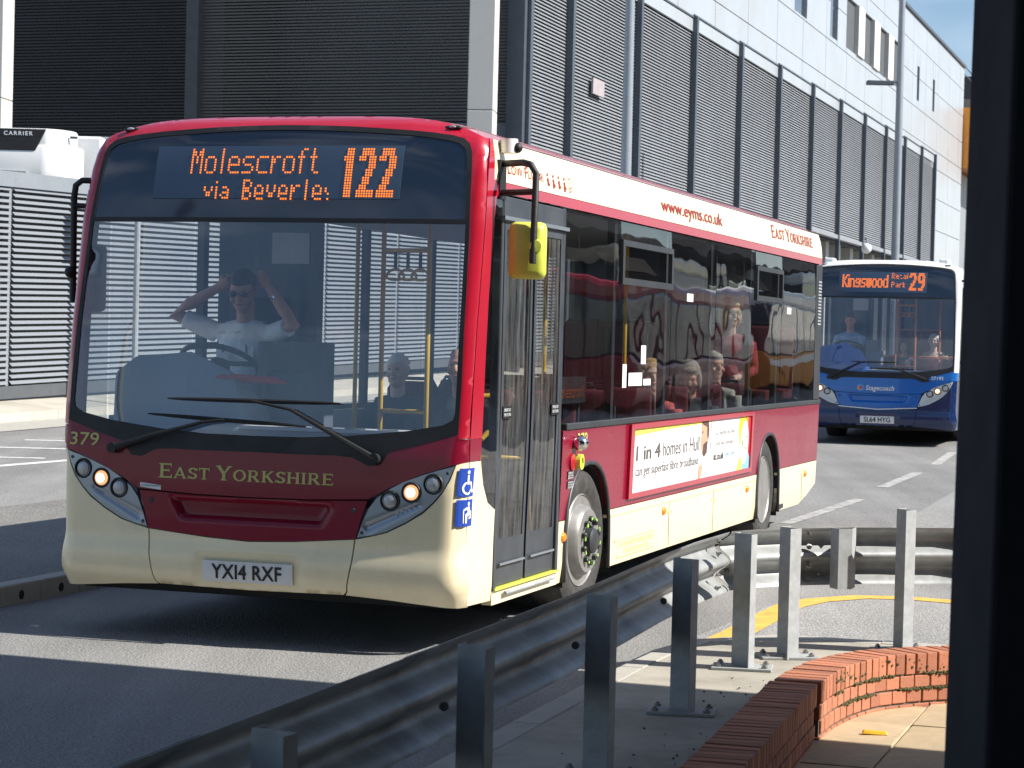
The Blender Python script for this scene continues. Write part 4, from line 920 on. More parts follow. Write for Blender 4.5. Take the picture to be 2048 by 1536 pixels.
def make_wheel(b, s, yc, front, L):
    X = s * (1.20 if front else 1.19); R = Matrix.Translation((X, yc, .462)) @ Matrix.Rotation(s * PI / 2, 4, 'Y')
    if front: R = Matrix.Translation((X, yc, .462)) @ Matrix.Rotation(math.radians(-3), 4, 'Z') @ Matrix.Rotation(s * PI / 2, 4, 'Y')
    wh = MB().lathe([(.30, -.25), (.40, -.262), (.445, -.245), (.462, -.20), (.462, -.06), (.448, -.015), (.41, .006), (.35, .010), (.302, -.01), (.295, -.03)], 44, R).build('tyre', m_tyre, b, smooth=40)
    if front:
        rim = MB().lathe([(.303, -.012), (.296, -.002), (.288, -.012), (.275, -.09), (.262, -.10), (.225, .025), (.205, .048), (.175, .052), (.105, .050), (.10, .03), (.0, .03)], 40, R).build('wheel_rim', m_rim, wh, smooth=35)
        MB().lathe([(.085, .03), (.082, .085), (.06, .10), (0, .102)], 20, R).build('hub', m_trim, rim, smooth=40)
        for i in range(10):
            a = 2 * PI * i / 10; Q = R @ Matrix.Translation((.140 * math.cos(a), .140 * math.sin(a), .05))
            nu = MB().lathe([(.020, 0), (.020, .024), (.012, .034), (0, .036)], 6, Q).build('wheel_nut', m_trim, rim)
            MB().box((.012 * math.cos(a + 1.2), .012 * math.sin(a + 1.2), .028), (.050, .016, .006), Q, rz=a + 1.57).build('nut_indicator', M('nut_indicator_green', (.33, .60, .10), .5) if 'nut_indicator_green' not in bpy.data.materials else bpy.data.materials['nut_indicator_green'], nu)
        for i in range(8):
            a = 2 * PI * (i + .5) / 8; Q = R @ Matrix.Translation((.250 * math.cos(a), .250 * math.sin(a), -.052)) @ Matrix.Rotation(a, 4, 'Z')
            MB().ell((0, 0, 0), (.018, .03, .012), Q, 10, 6).build('vent_hole', m_under, rim)
    else:
        rim = MB().lathe([(.303, -.012), (.296, -.002), (.285, -.012), (.272, -.03), (.262, -.15), (.22, -.17), (.14, -.175), (.0, -.175)], 40, R).build('wheel_rim', m_rim, wh, smooth=35)
        MB().lathe([(.11, -.18), (.105, -.07), (.07, -.06), (0, -.058)], 20, R).build('hub', m_rim, rim, smooth=40)
def interior(b, L):
    """dash, cab, seats and poles seen through the glass"""
    mb = MB(); prof = [(-1.14, .42), (1.12, .42), (1.12, .70), (-.10, .78), (-.20, .98), (-1.14, 1.0)]
    mb.prism(prof, .40, 1.20); mb.build('dashboard', L['dash'], b, bevel=.02)
    pod = MB(); pod.add([(-1.14, .50, 1.2), (-.26, .50, 1.2), (-.26, 1.0, 1.2), (-1.14, 1.0, 1.2), (-1.14, .52, 1.50), (-1.0, .50, 1.62), (-.62, .50, 1.66), (-.36, .52, 1.52), (-.30, .95, 1.30), (-1.14, .95, 1.34)],
            [(0, 1, 7, 6, 5, 4), (1, 2, 8, 7), (2, 3, 9, 8), (3, 0, 4, 9), (4, 5, 6, 7, 8, 9)]); pod.build('instrument_pod', L['dash'], b, bevel=.03, smooth=30)
    MB().box((.42, .48, 1.205), (1.35, .20, .02)).build('screen_shelf', m_ceil, b)
    for i in range(4): MB().box((.25 + i * .2, .42, 1.217), (.12, .02, .006)).build('demister_slot', m_blk, b)
    Mw = Matrix.Translation((-.66, .96, 1.56)) @ Matrix.Rotation(math.radians(-28), 4, 'X')
    ring = [(.235 * math.cos(2 * PI * i / 28), .235 * math.sin(2 * PI * i / 28), 0) for i in range(29)]
    sw = MB().tube(ring, .017, 8, False, Mw).build('steering_wheel', m_blk, b, smooth=True); MB().lathe([(.07, -.03), (.06, .01), (0, .015)], 14, Mw).tube([(-.23, 0, 0), (.23, 0, 0)], .016, 6, True, Mw).build('hub', m_blk, sw)
    MB().box((-.70, 1.66, 1.55), (.46, .12, .85)).box((-.70, 1.42, 1.17), (.46, .44, .14)).build('driver_seat', m_seatb, b, bevel=.05, smooth=40)
    MB().box((-.78, 1.92, 1.45), (.70, .05, 2.2)).build('cab_bulkhead', m_cab, b)
    MB().box((-.32, 1.35, 1.05), (.04, 1.1, 1.3)).build('cab_door', m_cab, b, bevel=.01)
    MB().box((-.43, 1.88, 1.6), (.05, .10, 2.2)).build('cab_post', m_cab, b)
    MB().box((-.22, .98, 1.38), (.26, .22, .28)).build('ticket_machine', m_cab, b, bevel=.02)
    MB().box((-.62, 1.89, 2.30), (.26, .01, .20)).build('cab_notice', M('paper_notice', (.55, .57, .62), .8) if 'paper_notice' not in bpy.data.materials else bpy.data.materials['paper_notice'], b)
    MB().box((-.35, .75, 2.54), (1.5, .5, .22)).build('header_box', m_cab, b, bevel=.03)
    for x, y in ((-.04, 2.05), (.30, 1.98), (.95, 2.1), (-.85, 3.6), (.45, 4.0), (.45, 6.2), (-.45, 5.2)): MB().tube([(x, y, .35), (x, y, 2.78)], .017, 8).build('pole', L['pole'], b, smooth=True)
    MB().tube([(-.04, 2.05, 2.30), (.30, 1.98, 2.30)], .015, 8).tube([(-.04, 2.05, 1.27), (.30, 1.98, 1.27)], .015, 8).tube([(.30, 1.98, 1.0), (.95, 2.1, 1.0)], .015, 8).build('rail', L['pole'], b, smooth=True)
    for k_ in range(3):
        x = .05 + k_ * .085; st = MB().box((x, 2.03, 2.24), (.022, .006, .13)).build('strap', m_blk, b)
        MB().tube([(x + .06 * math.cos(a), 2.03, 2.13 + .05 * math.sin(a) * (1 if math.sin(a) > 0 else .35)) for a in [2 * PI * i / 16 for i in range(17)]], .009, 6, False).build('hand_ring', L['pole'], st, smooth=True)
    se = None
    for y in (2.5, 3.4, 4.5, 5.65, 6.85, 7.95, 9.15, 10.0):
        for x in (-.86, -.42, .42, .86):
            if y < 3.6 and x < 0: continue
            z = .33 if y < 8.5 else .86
            if se is None:
                se = MB().box((0, 0, .43), (.42, .42, .10)).mesh('seat', smooth=40, bevel=.03); se.materials.append(m_seat)
                sb_ = MB().add([(-.21, .18, .45), (.21, .18, .45), (.21, .26, .45), (-.21, .26, .45), (-.19, .28, 1.08), (.19, .28, 1.08), (.19, .34, 1.08), (-.19, .34, 1.08)], [(0, 1, 2, 3), (4, 5, 6, 7), (0, 1, 5, 4), (1, 2, 6, 5), (2, 3, 7, 6), (3, 0, 4, 7)]).mesh('backrest', smooth=40, bevel=.028); sb_.materials.append(m_seat)
                sg = MB().tube([(-.2, .31, .5), (-.2, .32, 1.02), (-.15, .33, 1.10), (.15, .33, 1.10), (.2, .32, 1.02), (.2, .31, .5)], .014, 6).mesh('grab_rail', smooth=True); sg.materials.append(L['grab'])
            o = link('seat', se, None, b); o.location = (x, y, z); q = link('backrest', sb_, None, o); q = link('grab_rail', sg, None, q)
def nearside(b, L):
    S = smap(1)
    # doors
    d = link('door_frame', MB().box((1.205, .655, 1.44), (.05, .05, 2.25)).box((1.205, 1.86, 1.44), (.05, .05, 2.25)).box((1.205, 1.255, 2.50), (.05, 1.25, .12)).mesh('door_frame', bevel=.006), m_door, b)
    MB().box((1.222, 1.255, 2.435), (.06, 1.27, .022)).build('drip_rail', m_silver, b)
    MB().box((1.215, 1.26, .324), (.05, 1.24, .012)).build('step_sill', m_yelm, b); MB().box((1.192, 1.26, .277), (.06, 1.26, .08)).build('door_skirt', L['low'], b)
    MB().tube([(1.245, .80, .292), (1.245, 1.75, .292)], .012, 8).build('step_edge', m_galv, b)
    for a, e in ((.69, 1.235), (1.275, 1.83)):
        lf = P_(b, 'door_leaf', [(a, .335), (e, .335), (e, 2.42), (a, 2.42)], S, m_door, [[(a + .04, .60), (e - .04, .60), (e - .04, 2.37), (a + .04, 2.37)]], .2, .03, -.012)
        P_(lf, 'door_glass', [(a + .035, .59), (e - .035, .59), (e - .035, 2.375), (a + .035, 2.375)], S, m_doorglass, [], .3, 0, -.018)
        MB().box((1.228, (a + e) / 2, .46), (.012, e - a - .08, .012)).build('kick_line', m_silver, lf)
        k_ = MB().box((1.234, a + .10 if a < 1 else e - .10, 1.33), (.004, .15, .07)).build('exit_sticker', m_ink, lf)
        lettering('EMERGENCY EXIT', ((a + .04 if a < 1 else e - .16), 1.335, (a + .16 if a < 1 else e - .04), 1.352), S, m_stick, k_, off=-.004); lettering('PUSH TO OPEN', ((a + .04 if a < 1 else e - .16), 1.308, (a + .16 if a < 1 else e - .04), 1.325), S, m_stick, k_, off=-.004)
    MB().tube([(1.10, .78, .55), (1.06, .80, 1.15), (1.05, 1.0, 1.2)], .017, 8).tube([(1.10, 1.70, .55), (1.06, 1.68, 1.2)], .017, 8).tube([(1.08, .75, 1.42), (1.08, 1.15, 1.42)], .014, 8).build('door_handrail', m_yelp, b, smooth=True)
    # cantrail lettering and small symbols
    lettering('LOW FLOOR', (.72, 2.69, 1.40, 2.755), S, m_redv, b, caps=.8)
    mb = MB()
    for i in range(4):
        y = 1.49 + i * .115; mb.v += []; h = (.045, .055, .05, .06)[i]
        q = disc((y, 2.745), .012, 10); n = len(mb.v); mb.v += [tuple(S(u, v, .004)) for u, v in q]; mb.f.append(list(range(n, n + 10)))
        n = len(mb.v); mb.v += [tuple(S(u, v, .004)) for u, v in ((y - .014, 2.725), (y + .014, 2.725), (y + .02, 2.725 - h), (y - .008, 2.725 - h))]; mb.f.append([n, n + 1, n + 2, n + 3])
        n = len(mb.v); mb.v += [tuple(S(u, v, .0045)) for u, v in ((y + .01, 2.70), (y + .035, 2.69), (y + .035, 2.675), (y + .008, 2.685))]; mb.f.append([n, n + 1, n + 2, n + 3])
    me = bpy.data.meshes.new('access_symbols'); me.from_pydata(mb.v, [], mb.f); link('access_symbols', me, m_redv, b)
    mb = MB(); c = (1.955, 2.715); n = 24
    for r0, r1 in ((.040, .046),):
        mb.v += [tuple(S(c[0] + r_ * math.cos(2 * PI * i / n), c[1] + r_ * math.sin(2 * PI * i / n), .004)) for i in range(n) for r_ in (r0, r1)]; mb.f += [(2 * i, 2 * i + 1, (2 * i + 3) % (2 * n), (2 * i + 2) % (2 * n)) for i in range(n)]
    for u in (-.014, .014):
        k_ = len(mb.v); mb.v += [tuple(S(c[0] + u + .005 * math.cos(a), c[1] + .012 + .005 * math.sin(a), .004)) for a in [PI * j / 3 for j in range(6)]]; mb.f.append(list(range(k_, k_ + 6)))
    k_ = len(mb.v); arc = [PI + PI * (j + 1) / 8 for j in range(7)]; mb.v += [tuple(S(c[0] + r_ * math.cos(a), c[1] + r_ * math.sin(a), .004)) for a in arc for r_ in (.020, .026)]; mb.f += [(k_ + 2 * j, k_ + 2 * j + 1, k_ + 2 * j + 3, k_ + 2 * j + 2) for j in range(6)]
    me = bpy.data.meshes.new('smile_symbol'); me.from_pydata(mb.v, [], mb.f); link('smile_symbol', me, m_redv, b)
    lettering('www.eyms.co.uk', (4.26, 2.672, 6.25, 2.80), S, m_redv, b, bold=.012)
    lettering('EAST YORKSHIRE', (8.24, 2.715, 10.24, 2.838), S, m_redv, b, caps=.8, bold=.004)
    # side panel details
    lettering('379', (2.21, 1.085, 2.43, 1.165), S, m_gold, b, bold=.01)
    MB().ell((1.275, 2.16, 1.105), (.055, .05, .048)).build('speaker_dome', m_chrome, b, smooth=True)
    q = MB().lathe([(.055, 0), (.055, .01), (.05, .014), (0, .014)], 20, Matrix.Translation((1.236, 2.12, .985)) @ Matrix.Rotation(PI / 2, 4, 'Y')).build('door_button', m_red, b); MB().lathe([(.05, 0), (.05, .03), (.03, .032), (.03, .02), (0, .02)], 20, Matrix.Translation((1.25, 2.20, .985)) @ Matrix.Rotation(PI / 2, 4, 'Y')).build('button_ring', m_yelm, q)
    for z in (.905, .845):
        st = P_(b, 'notice_sticker', [(2.03, z - .026), (2.16, z - .026), (2.16, z + .026), (2.03, z + .026)], S, m_ink, [], .1, 0, .004)
        for k_ in range(3): lettering(('EMERGENCY', 'DOOR CONTROL', 'BEHIND FLAP')[k_] if z > .87 else ('PUSH BUTTON', 'TO OPEN', 'DOOR')[k_], (2.04, z + .009 - k_ * .016, 2.15, z + .021 - k_ * .016), S, m_stick, st, off=.006)
    for y in (2.0, 4.55, 7.45, 10.13): MB().ell((1.228, y, .52), (.018, .042, .03)).build('side_marker', m_ambr, b, smooth=True)
    for y in (4.72, 6.18, 9.98): MB().box((1.226, y, .42), (.002, .006, .34)).build('skirt_seam', m_trim, b)
    MB().box((1.226, 5.45, .575), (.002, 4.75, .004)).build('gold_line', m_gold, b)
    for y in (4.68, 4.79, 6.12, 6.24, 9.90, 10.04, 3.22): MB().ell((1.225, y, .50 if y != 3.22 else .40), (.006, .012, .012), nu=8, nv=6).build('skirt_fastener', m_gold, b)
    fl = P_(b, 'legal_lettering_box', [(3.30, .275), (4.30, .275), (4.30, .40), (3.30, .40)], S, m_gold, [[(3.31, .279), (4.29, .279), (4.29, .396), (3.31, .396)]], .5, 0, .003)
    lettering('EAST YORKSHIRE MOTOR SERVICES LIMITED', (3.36, .345, 4.24, .380), S, m_gold, fl, off=.003); lettering('252 ANLABY ROAD, HULL, HU3 2RS', (3.46, .295, 4.14, .330), S, m_gold, fl, off=.003)
    MB().box((1.224, 8.98, .275), (.004, .22, .04)).build('fuel_label', m_trim, b)
    # advertisement frame
    ad = P_(b, 'advert_frame', [(3.47, .668), (7.53, .668), (7.53, 1.186), (3.47, 1.186)], S, L['stripe'], [[(3.56, .705), (7.46, .705), (7.46, 1.15), (3.56, 1.15)]], .4, .03, .022)
    P_(ad, 'poster', [(3.55, .70), (7.47, .70), (7.47, 1.155), (3.55, 1.155)], S, M('poster_white', (.80, .80, .79), .5, var=.02), [], .5, 0, .004)
    def flat(nm, pts, mat, off): return P_(ad, nm, pts, S, mat, [], 5, 0, off)
    m_lime = M('poster_lime', (.55, .70, .04), .5); m_ylw = M('poster_yellow', (.85, .75, .12), .5); m_sky = M('poster_sky', (.25, .52, .75), .5); m_pr = M('poster_red', (.70, .03, .05), .5); m_txt = M('poster_text', (.13, .11, .11), .5); m_skin_p = M('poster_skin', (.62, .34, .22), .6); m_hairp = M('poster_hair', (.10, .055, .04), .7); m_shirt_p = M('poster_shirt', (.62, .63, .68), .6); m_txb = M('poster_text_blue', (.25, .45, .65), .5)
    flat('print', [(3.56, 1.15), (3.56, 1.10), (4.6, 1.12), (6.0, 1.135), (6.0, 1.15)], m_ylw, .006)
    flat('print', [(7.02, 1.15), (7.00, 1.05), (7.05, .93), (7.12, .88), (7.30, 1.15)], m_lime, .006)
    flat('print', [(7.30, 1.15), (7.2, 1.0), (7.46, .80), (7.46, 1.15)], m_pr, .0065); flat('print', [(7.18, .705), (7.14, .82), (7.30, .90), (7.46, .80), (7.46, .705)], m_sky, .0062)
    flat('print', [(6.98, .705), (7.06, .80), (7.18, .82), (7.20, .705)], m_ylw, .006); flat('print', [(7.24, 1.15), (7.26, 1.06), (7.36, 1.06), (7.36, 1.15)], m_orange, .0068)
    flat('print', [(7.24 + .155 * math.cos(2 * PI * i / 28), .93 + .185 * math.sin(2 * PI * i / 28)) for i in range(28)], m_stick, .0075)
    lettering('KC', (7.14, .865, 7.36, .985), S, M('poster_grey', (.28, .24, .12), .6), ad, off=.0085)
    lettering('1 in 4', (3.68, .925, 4.36, 1.03), S, m_txt, ad, off=.0065, bold=.022); lettering('homes in Hull', (4.44, .925, 5.58, 1.035), S, m_txt, ad, off=.0065); lettering('can get superfast fibre broadband', (3.68, .795, 5.56, .885), S, m_txt, ad, off=.0065)
    lettering('Go superfast like Dave.', (6.15, 1.015, 6.84, 1.06), S, m_txt, ad, off=.0065); lettering('Check your postcode at', (6.13, .93, 6.86, .975), S, m_txt, ad, off=.0065); lettering('kc.co.uk', (6.10, .825, 6.46, .885), S, m_txt, ad, off=.0065, bold=.025); lettering('/joinDave', (6.48, .825, 6.88, .885), S, m_txb, ad, off=.0065)
    flat('print', [(5.62, 1.15), (5.86, 1.15), (5.89, 1.08), (5.86, .99), (5.84, .90), (5.72, .88), (5.66, .93), (5.64, .985), (5.62, 1.01), (5.65, 1.04)], m_skin_p, .0064)
    flat('print', [(5.62, 1.15), (5.86, 1.15), (5.90, 1.08), (5.88, .99), (5.83, 1.03), (5.82, 1.10), (5.66, 1.125)], m_hairp, .0070); flat('print', [(5.70, .965), (5.80, .985), (5.86, .99), (5.84, .90), (5.76, .865), (5.70, .89)], m_hairp, .0070); flat('print', [(5.655, 1.055), (5.70, 1.062), (5.70, 1.072), (5.655, 1.066)], m_hairp, .0072)
    flat('print', [(5.72, .875), (5.80, .86), (5.90, .93), (6.02, .90), (6.10, .705), (5.66, .705)], m_shirt_p, .0066); flat('print', [(5.60, .80), (5.68, .815), (5.72, .79), (5.70, .74), (5.66, .705), (5.58, .705)], m_skin_p, .0074)
    flat('print', [(5.965, 1.15), (5.995, 1.15), (5.995, .705), (5.965, .705)], M('poster_edge', (.55, .57, .66), .6), .0078)
    # rear-side ticket LED and stickers in the windows
    for (u, v, du, dv) in ((3.26, 1.44, .10, .16), (3.42, 1.45, .36, .09), (3.74, 1.60, .13, .13), (3.82, 1.45, .20, .045)): P_(b, 'window_sticker', [(u, v), (u + du, v), (u + du, v + dv), (u, v + dv)], S, m_stick, [], .5, 0, -.002)
    for (u, v) in ((5.05, 2.07), (8.95, 2.05)): P_(b, 'window_sticker', [(u, v), (u + .2, v), (u + .2, v + .06), (u, v + .06)], S, m_stick, [], .5, 0, -.002)
    # nearside mirror on its arm
    mr = MB().box((1.215, .60, 2.645), (.05, .11, .22)).tube([(1.23, .60, 2.735), (1.38, .52, 2.735), (1.44, .48, 2.72), (1.475, .47, 2.67), (1.475, .445, 2.17)], .020, 10).tube([(1.22, .58, 2.57), (1.47, .475, 2.57)], .018, 8).build('mirror_arm', m_blk, b, smooth=40)
    Mm = Matrix.Translation((1.425, .50, 2.245)) @ Matrix.Scale(.90, 4) @ Matrix.Rotation(math.radians(14), 4, 'Z')
    mo = MB().add([(-.125, .07, -.185), (.125, .07, -.185), (.125, .07, .185), (-.125, .07, .185), (-.105, -.04, -.165), (.105, -.04, -.165), (.105, -.04, .165), (-.105, -.04, .165)], [(0, 1, 2, 3), (4, 5, 6, 7), (0, 1, 5, 4), (1, 2, 6, 5), (2, 3, 7, 6), (3, 0, 4, 7)], Mm).build('mirror_shell', m_yelm, mr, bevel=.035, smooth=60)
    MB().lathe([(.040, 0), (.042, .03), (.036, .05), (0, .052)], 18, Mm @ Matrix.Translation((.055, -.035, .025)) @ Matrix.Rotation(PI / 2, 4, 'X')).build('mirror_knob', m_yelm, mo, smooth=35)
    MB().box((0, .073, 0), (.21, .004, .33), Mm).build('mirror_glass', m_chrome, mo)
    MB().tube([(1.25, .66, 2.80), (1.25, .66, 2.88)], .05, 14).build('side_camera', m_stick, b, smooth=40); MB().ell((1.30, .66, 2.83), (.03, .03, .03)).build('side_camera_lens', m_blk, b, smooth=True)
def P_(par, nm, ol, mf, mat, holes, step, thick, off): return sheet(ol, mf, step=step, holes=holes, thick=thick, off=off).build(nm, mat, par)

m_lightr = M('cream_light', (.78, .66, .36), .28, var=.04)
RB = dict(near=True, dome=m_red, mask=m_maroon, low=m_cream, stripe=m_red, band=m_cream, side=m_maroon, roof=m_red, lampcase=m_silver, lit=True, plate='YXI4 RXF', pole=m_yelp, grab=m_seatb, dash=m_dash,
  disp=(-.765, 2.508, .755, 2.812), leds=[('Molescroft', -.53, 2.79, .0148, 10, 1.0, 0, 1), ('via', -.43, 2.60, .0148, 7, .9, 0, 1), ('Beverley', -.185, 2.61, .0148, 8, .9, 0, 1), ('122', .415, 2.79, .0148, 19, 1.0, 2, 1)],
  wipers=[((.735, 1.075), (.23, 1.325), (-.54, 1.365), (.51, 1.37)), ((-.86, 1.075), (-.30, 1.235), (-.66, 1.275), (.32, 1.235))])
bus1 = make_bus('single_deck_bus', 'red and cream single deck bus on route 122 in the foreground', RB)
bus1.location = (-1.443, 12.366, 0.0); bus1.rotation_euler = (0, 0, -TH)
lettering('EAST YORKSHIRE', (-.57, .917, .495, 1.005), fm, m_gold, bus1, caps=.78, bold=.006)
lettering('379', (-1.165, 1.082, -.97, 1.155), fm, m_gold, bus1, bold=.012)
so = P_(bus1, 'screenwash_label', [(-.688, .862), (-.555, .850), (-.555, .876), (-.688, .888)], fm, m_stick, [], .05, 0, .003); lettering('SCREENWASH', (-.68, .866, -.563, .876), fm, m_ink, so, off=.005)
# access stickers on the corner of the nose
def cm(u, v, o):   # unrolled corner: u = metres round the corner from x = 1.13
    z = v; RC = RCz(z); x0 = HW(z) - RC; a = max(0, min(PI / 2, u / RC)); base = Vector((x0, F(x0, z), z)); fl_ = u - RC * PI / 2
    if u < 0: return fm(x0 + u, z, o)
    r_ = RC + o; p = Vector((x0 + r_ * math.sin(a), F(x0, z) + RC - r_ * math.cos(a), z))
    if fl_ > 0: p.y += fl_
    return p
def bcm(u, v, o): return cm(u, v, o + .030 * smst(.60, .40, v) * (1 - smst(.40, .30, v) * .6))
U0, U1 = .065, .225
for zb_, zt_, pic in ((.885, 1.04, 0), (.722, .868, 1)):
    st = P_(bus1, 'access_sticker', [(U0, zb_), (U1, zb_), (U1, zt_), (U0, zt_)], bcm, m_blue, [], .03, 0, .004)
    W_ = U1 - U0; Hh = zt_ - zb_
    def sh(pts): P_(st, 'symbol', [(U0 + a * W_, zb_ + c * Hh) for a, c in pts], bcm, m_stick, [], .03, 0, .007)
    if pic == 0:
        sh([(.43 + .085 * math.cos(2 * PI * i / 12), .86 + .07 * math.sin(2 * PI * i / 12)) for i in range(12)])
        sh([(.38, .76), (.49, .76), (.50, .52), (.72, .52), (.84, .22), (.94, .26), (.93, .17), (.78, .12), (.64, .43), (.40, .43)])
        sh([(.44 + .27 * math.cos(a), .30 + .24 * math.sin(a)) for a in [math.radians(110 + 17 * i) for i in range(15)]] + [(.44 + .19 * math.cos(a), .30 + .165 * math.sin(a)) for a in [math.radians(110 + 17 * i) for i in range(15)][::-1]])
    else:
        sh([(.58 + .085 * math.cos(2 * PI * i / 12), .84 + .08 * math.sin(2 * PI * i / 12)) for i in range(12)])
        sh([(.50, .74), (.68, .74), (.72, .44), (.58, .38), (.50, .38), (.48, .12), (.38, .12), (.38, .46), (.50, .52), (.50, .62), (.28, .58), (.28, .64)])
        sh([(.74, .58), (.84, .58), (.84, .30), (.62, .26), (.62, .33), (.74, .36)]); sh([(.26, .60), (.31, .60), (.31, .12), (.28, .12)])
fo = MB().add([(-.27, -.06, 0), (-.05, -.11, 0), (.27, -.05, 0), (.30, .10, 0), (.02, .14, 0), (-.25, .12, 0), (-.25, -.05, .02), (-.05, -.09, .035), (.25, -.04, .03), (.28, .09, .015), (.02, .12, .04), (-.23, .10, .02)], [(5, 4, 3, 2, 1, 0), (6, 7, 10, 11), (7, 8, 9, 10), (0, 1, 7, 6), (1, 2, 8, 7), (2, 3, 9, 8), (3, 4, 10, 9), (4, 5, 11, 10), (5, 0, 6, 11)]).build('folded_vest', M('red_cloth', (.45, .03, .04), .8, var=.2, vscale=12, bump=.3, bscale=30), bevel=.012, smooth=50)
tag(fo, 'folded red cloth lying on the dashboard of the red bus', 'cloth')
# offside mirror of the red bus
om = MB().tube([(-1.21, .40, 2.62), (-1.29, .36, 2.62), (-1.325, .35, 2.59), (-1.335, .35, 2.52), (-1.335, .36, 1.90)], .019, 10).tube([(-1.21, .38, 2.47), (-1.335, .35, 2.47)], .016, 8).build('mirror_arm', m_blk, bus1, smooth=40)
MB().box((-1.26, .46, 2.05), (.15, .10, .40)).build('mirror_shell', m_blk, om, bevel=.03, smooth=50); MB().ell((-1.345, .34, 2.08), (.034, .034, .034)).build('mirror_knob', m_blk, om, smooth=True)
# route indicator seen through the first side window
iv = MB().box((1.08, 2.45, 1.43), (.06, .74, .17)).build('side_display', m_blk, bus1)
led('Molescroft', 2.12, 1.475, .011, 7, smap(1), m_ledw, iv, 1.0, 0, 1)
for k_ in iv.children: k_.location = (-.115, 0, -.02)

m_bnav = M('navy_paint', (.004, .018, .085), .25, var=.08, coat=.6); m_bblue = M('blue_paint', (.004, .13, .47), .22, var=.05, coat=.6); m_bwhite = M('white_paint', (.80, .81, .80), .3, var=.03, coat=.4)
m_bpole = M('orange_pole', (.62, .20, .05), .4); m_bdash = M('blue_dash', (.02, .09, .38), .5); m_wcase = M('white_lampcase', (.60, .62, .62), .35)
BB = dict(near=False, dome=m_bwhite, mask=m_bblue, low=m_bnav, stripe=m_bwhite, band=m_bwhite, side=m_bnav, roof=m_bwhite, lampcase=m_wcase, lit=True, plate='SL64 HYG', pole=m_bpole, grab=m_bpole, dash=m_bdash,
  disp=(-.72, 2.47, .70, 2.80), leds=[('Kingswood', -.66, 2.745, .0150, 14, 1.0, 1, 0), ('Retail', .14, 2.775, .0130, 7, .8, 0, 1), ('Park', .14, 2.635, .0130, 7, .8, 0, 1), ('29', .42, 2.78, .0150, 19, 1.3, 2, 1)],
  wipers=[((-.80, 1.075), (-.30, 1.33), (-.45, 1.34), (.30, 1.34)), ((.78, 1.075), (.30, 1.235), (-.2, 1.235), (.55, 1.235))])
bus2 = make_bus('single_deck_bus', 'blue and white single deck bus on route 29 waiting behind the red bus', BB)
bus2.rotation_euler = (0, 0, -TH); bus2.location = (5.89, 35.8, gz(35.8))
lettering('Stagecoach', (-.20, .86, .26, .965), fm, m_stick, bus2, shear=.2, bold=.02); lettering('27195', (.84, 1.075, 1.03, 1.13), fm, m_stick, bus2)
MB().add([fm(-.28 + .065 * math.cos(2 * PI * i / 20), .925 + .06 * math.sin(2 * PI * i / 20), .004) for i in range(20)], [list(range(20))]).build('logo_disc', m_sky2 if False else M('logo_blue', (.10, .28, .65), .4), bus2)
MB().add([fm(-.30 + .03 * math.cos(2 * PI * i / 16), .922 + .035 * math.sin(2 * PI * i / 16), .006) for i in range(16)], [list(range(16))]).build('logo_swirl', m_orange, bus2)
MB().add([fm(-.285 + .018 * math.cos(2 * PI * i / 16), .927 + .022 * math.sin(2 * PI * i / 16), .008) for i in range(16)], [list(range(16))]).build('logo_swirl', m_pr2 if False else M('logo_red', (.65, .04, .03), .4), bus2)
P_(bus2, 'white_line', [(-.63, .612), (0, .575), (.63, .612), (.63, .626), (0, .589), (-.63, .626)], fm, m_bwhite, [], .06, .0, .034)
for s in (-1, 1): MB().box((s * .93, .62, 2.97), (.16, .24, .12)).build('roof_pod', m_bwhite, bus2, bevel=.03)
for y0_, y1_ in ((.7, 1.2), (1.28, 1.82)): P_(bus2, 'door_leaf', [(y0_, .33), (y1_, .33), (y1_, 2.42), (y0_, 2.42)], smap(1), m_door, [[(y0_ + .04, .5), (y1_ - .04, .5), (y1_ - .04, 2.37), (y0_ + .04, 2.37)]], .2, .03, -.012)
mr = MB().tube([(1.21, .5, 2.68), (1.45, .45, 2.68), (1.47, .45, 2.2)], .02, 8).build('mirror_arm', m_blk, bus2); MB().box((1.42, .5, 2.2), (.2, .1, .38)).build('mirror_shell', m_blk, mr, bevel=.03)
# ------------------------------------------------------------------ people
def remesh(name, mb, mat, parent, vox=.010, smooth_it=6):
    me = mb.mesh(name); o = bpy.data.objects.new(name, me); C.objects.link(o)
    r = o.modifiers.new('r', 'REMESH'); r.mode = 'VOXEL'; r.voxel_size = vox; s_ = o.modifiers.new('s', 'SMOOTH'); s_.iterations = smooth_it; s_.factor = .5
    dg = bpy.context.evaluated_depsgraph_get(); m2 = bpy.data.meshes.new_from_object(o.evaluated_get(dg)); bpy.data.objects.remove(o); bpy.data.meshes.remove(me)
    m2.name = name; m2.materials.clear(); m2.shade_smooth(); return link(name, m2, mat, parent)
def skinmat(n, c): return M(n, c, .55, var=.08, vscale=14)
sk_a = skinmat('skin_fair', (.58, .33, .24)); sk_b = skinmat('skin_ruddy', (.60, .30, .20)); sk_c = skinmat('skin_pale', (.66, .44, .35))
m_eye = M('eye_dark', (.02, .015, .012), .2); m_lip = M('lip', (.38, .12, .10), .5); m_trous = M('trousers_dark', (.02, .022, .03), .8, bump=.2)
def cloth(n, c): return M(n, c, .85, var=.10, vscale=9, bump=.35, bscale=26)
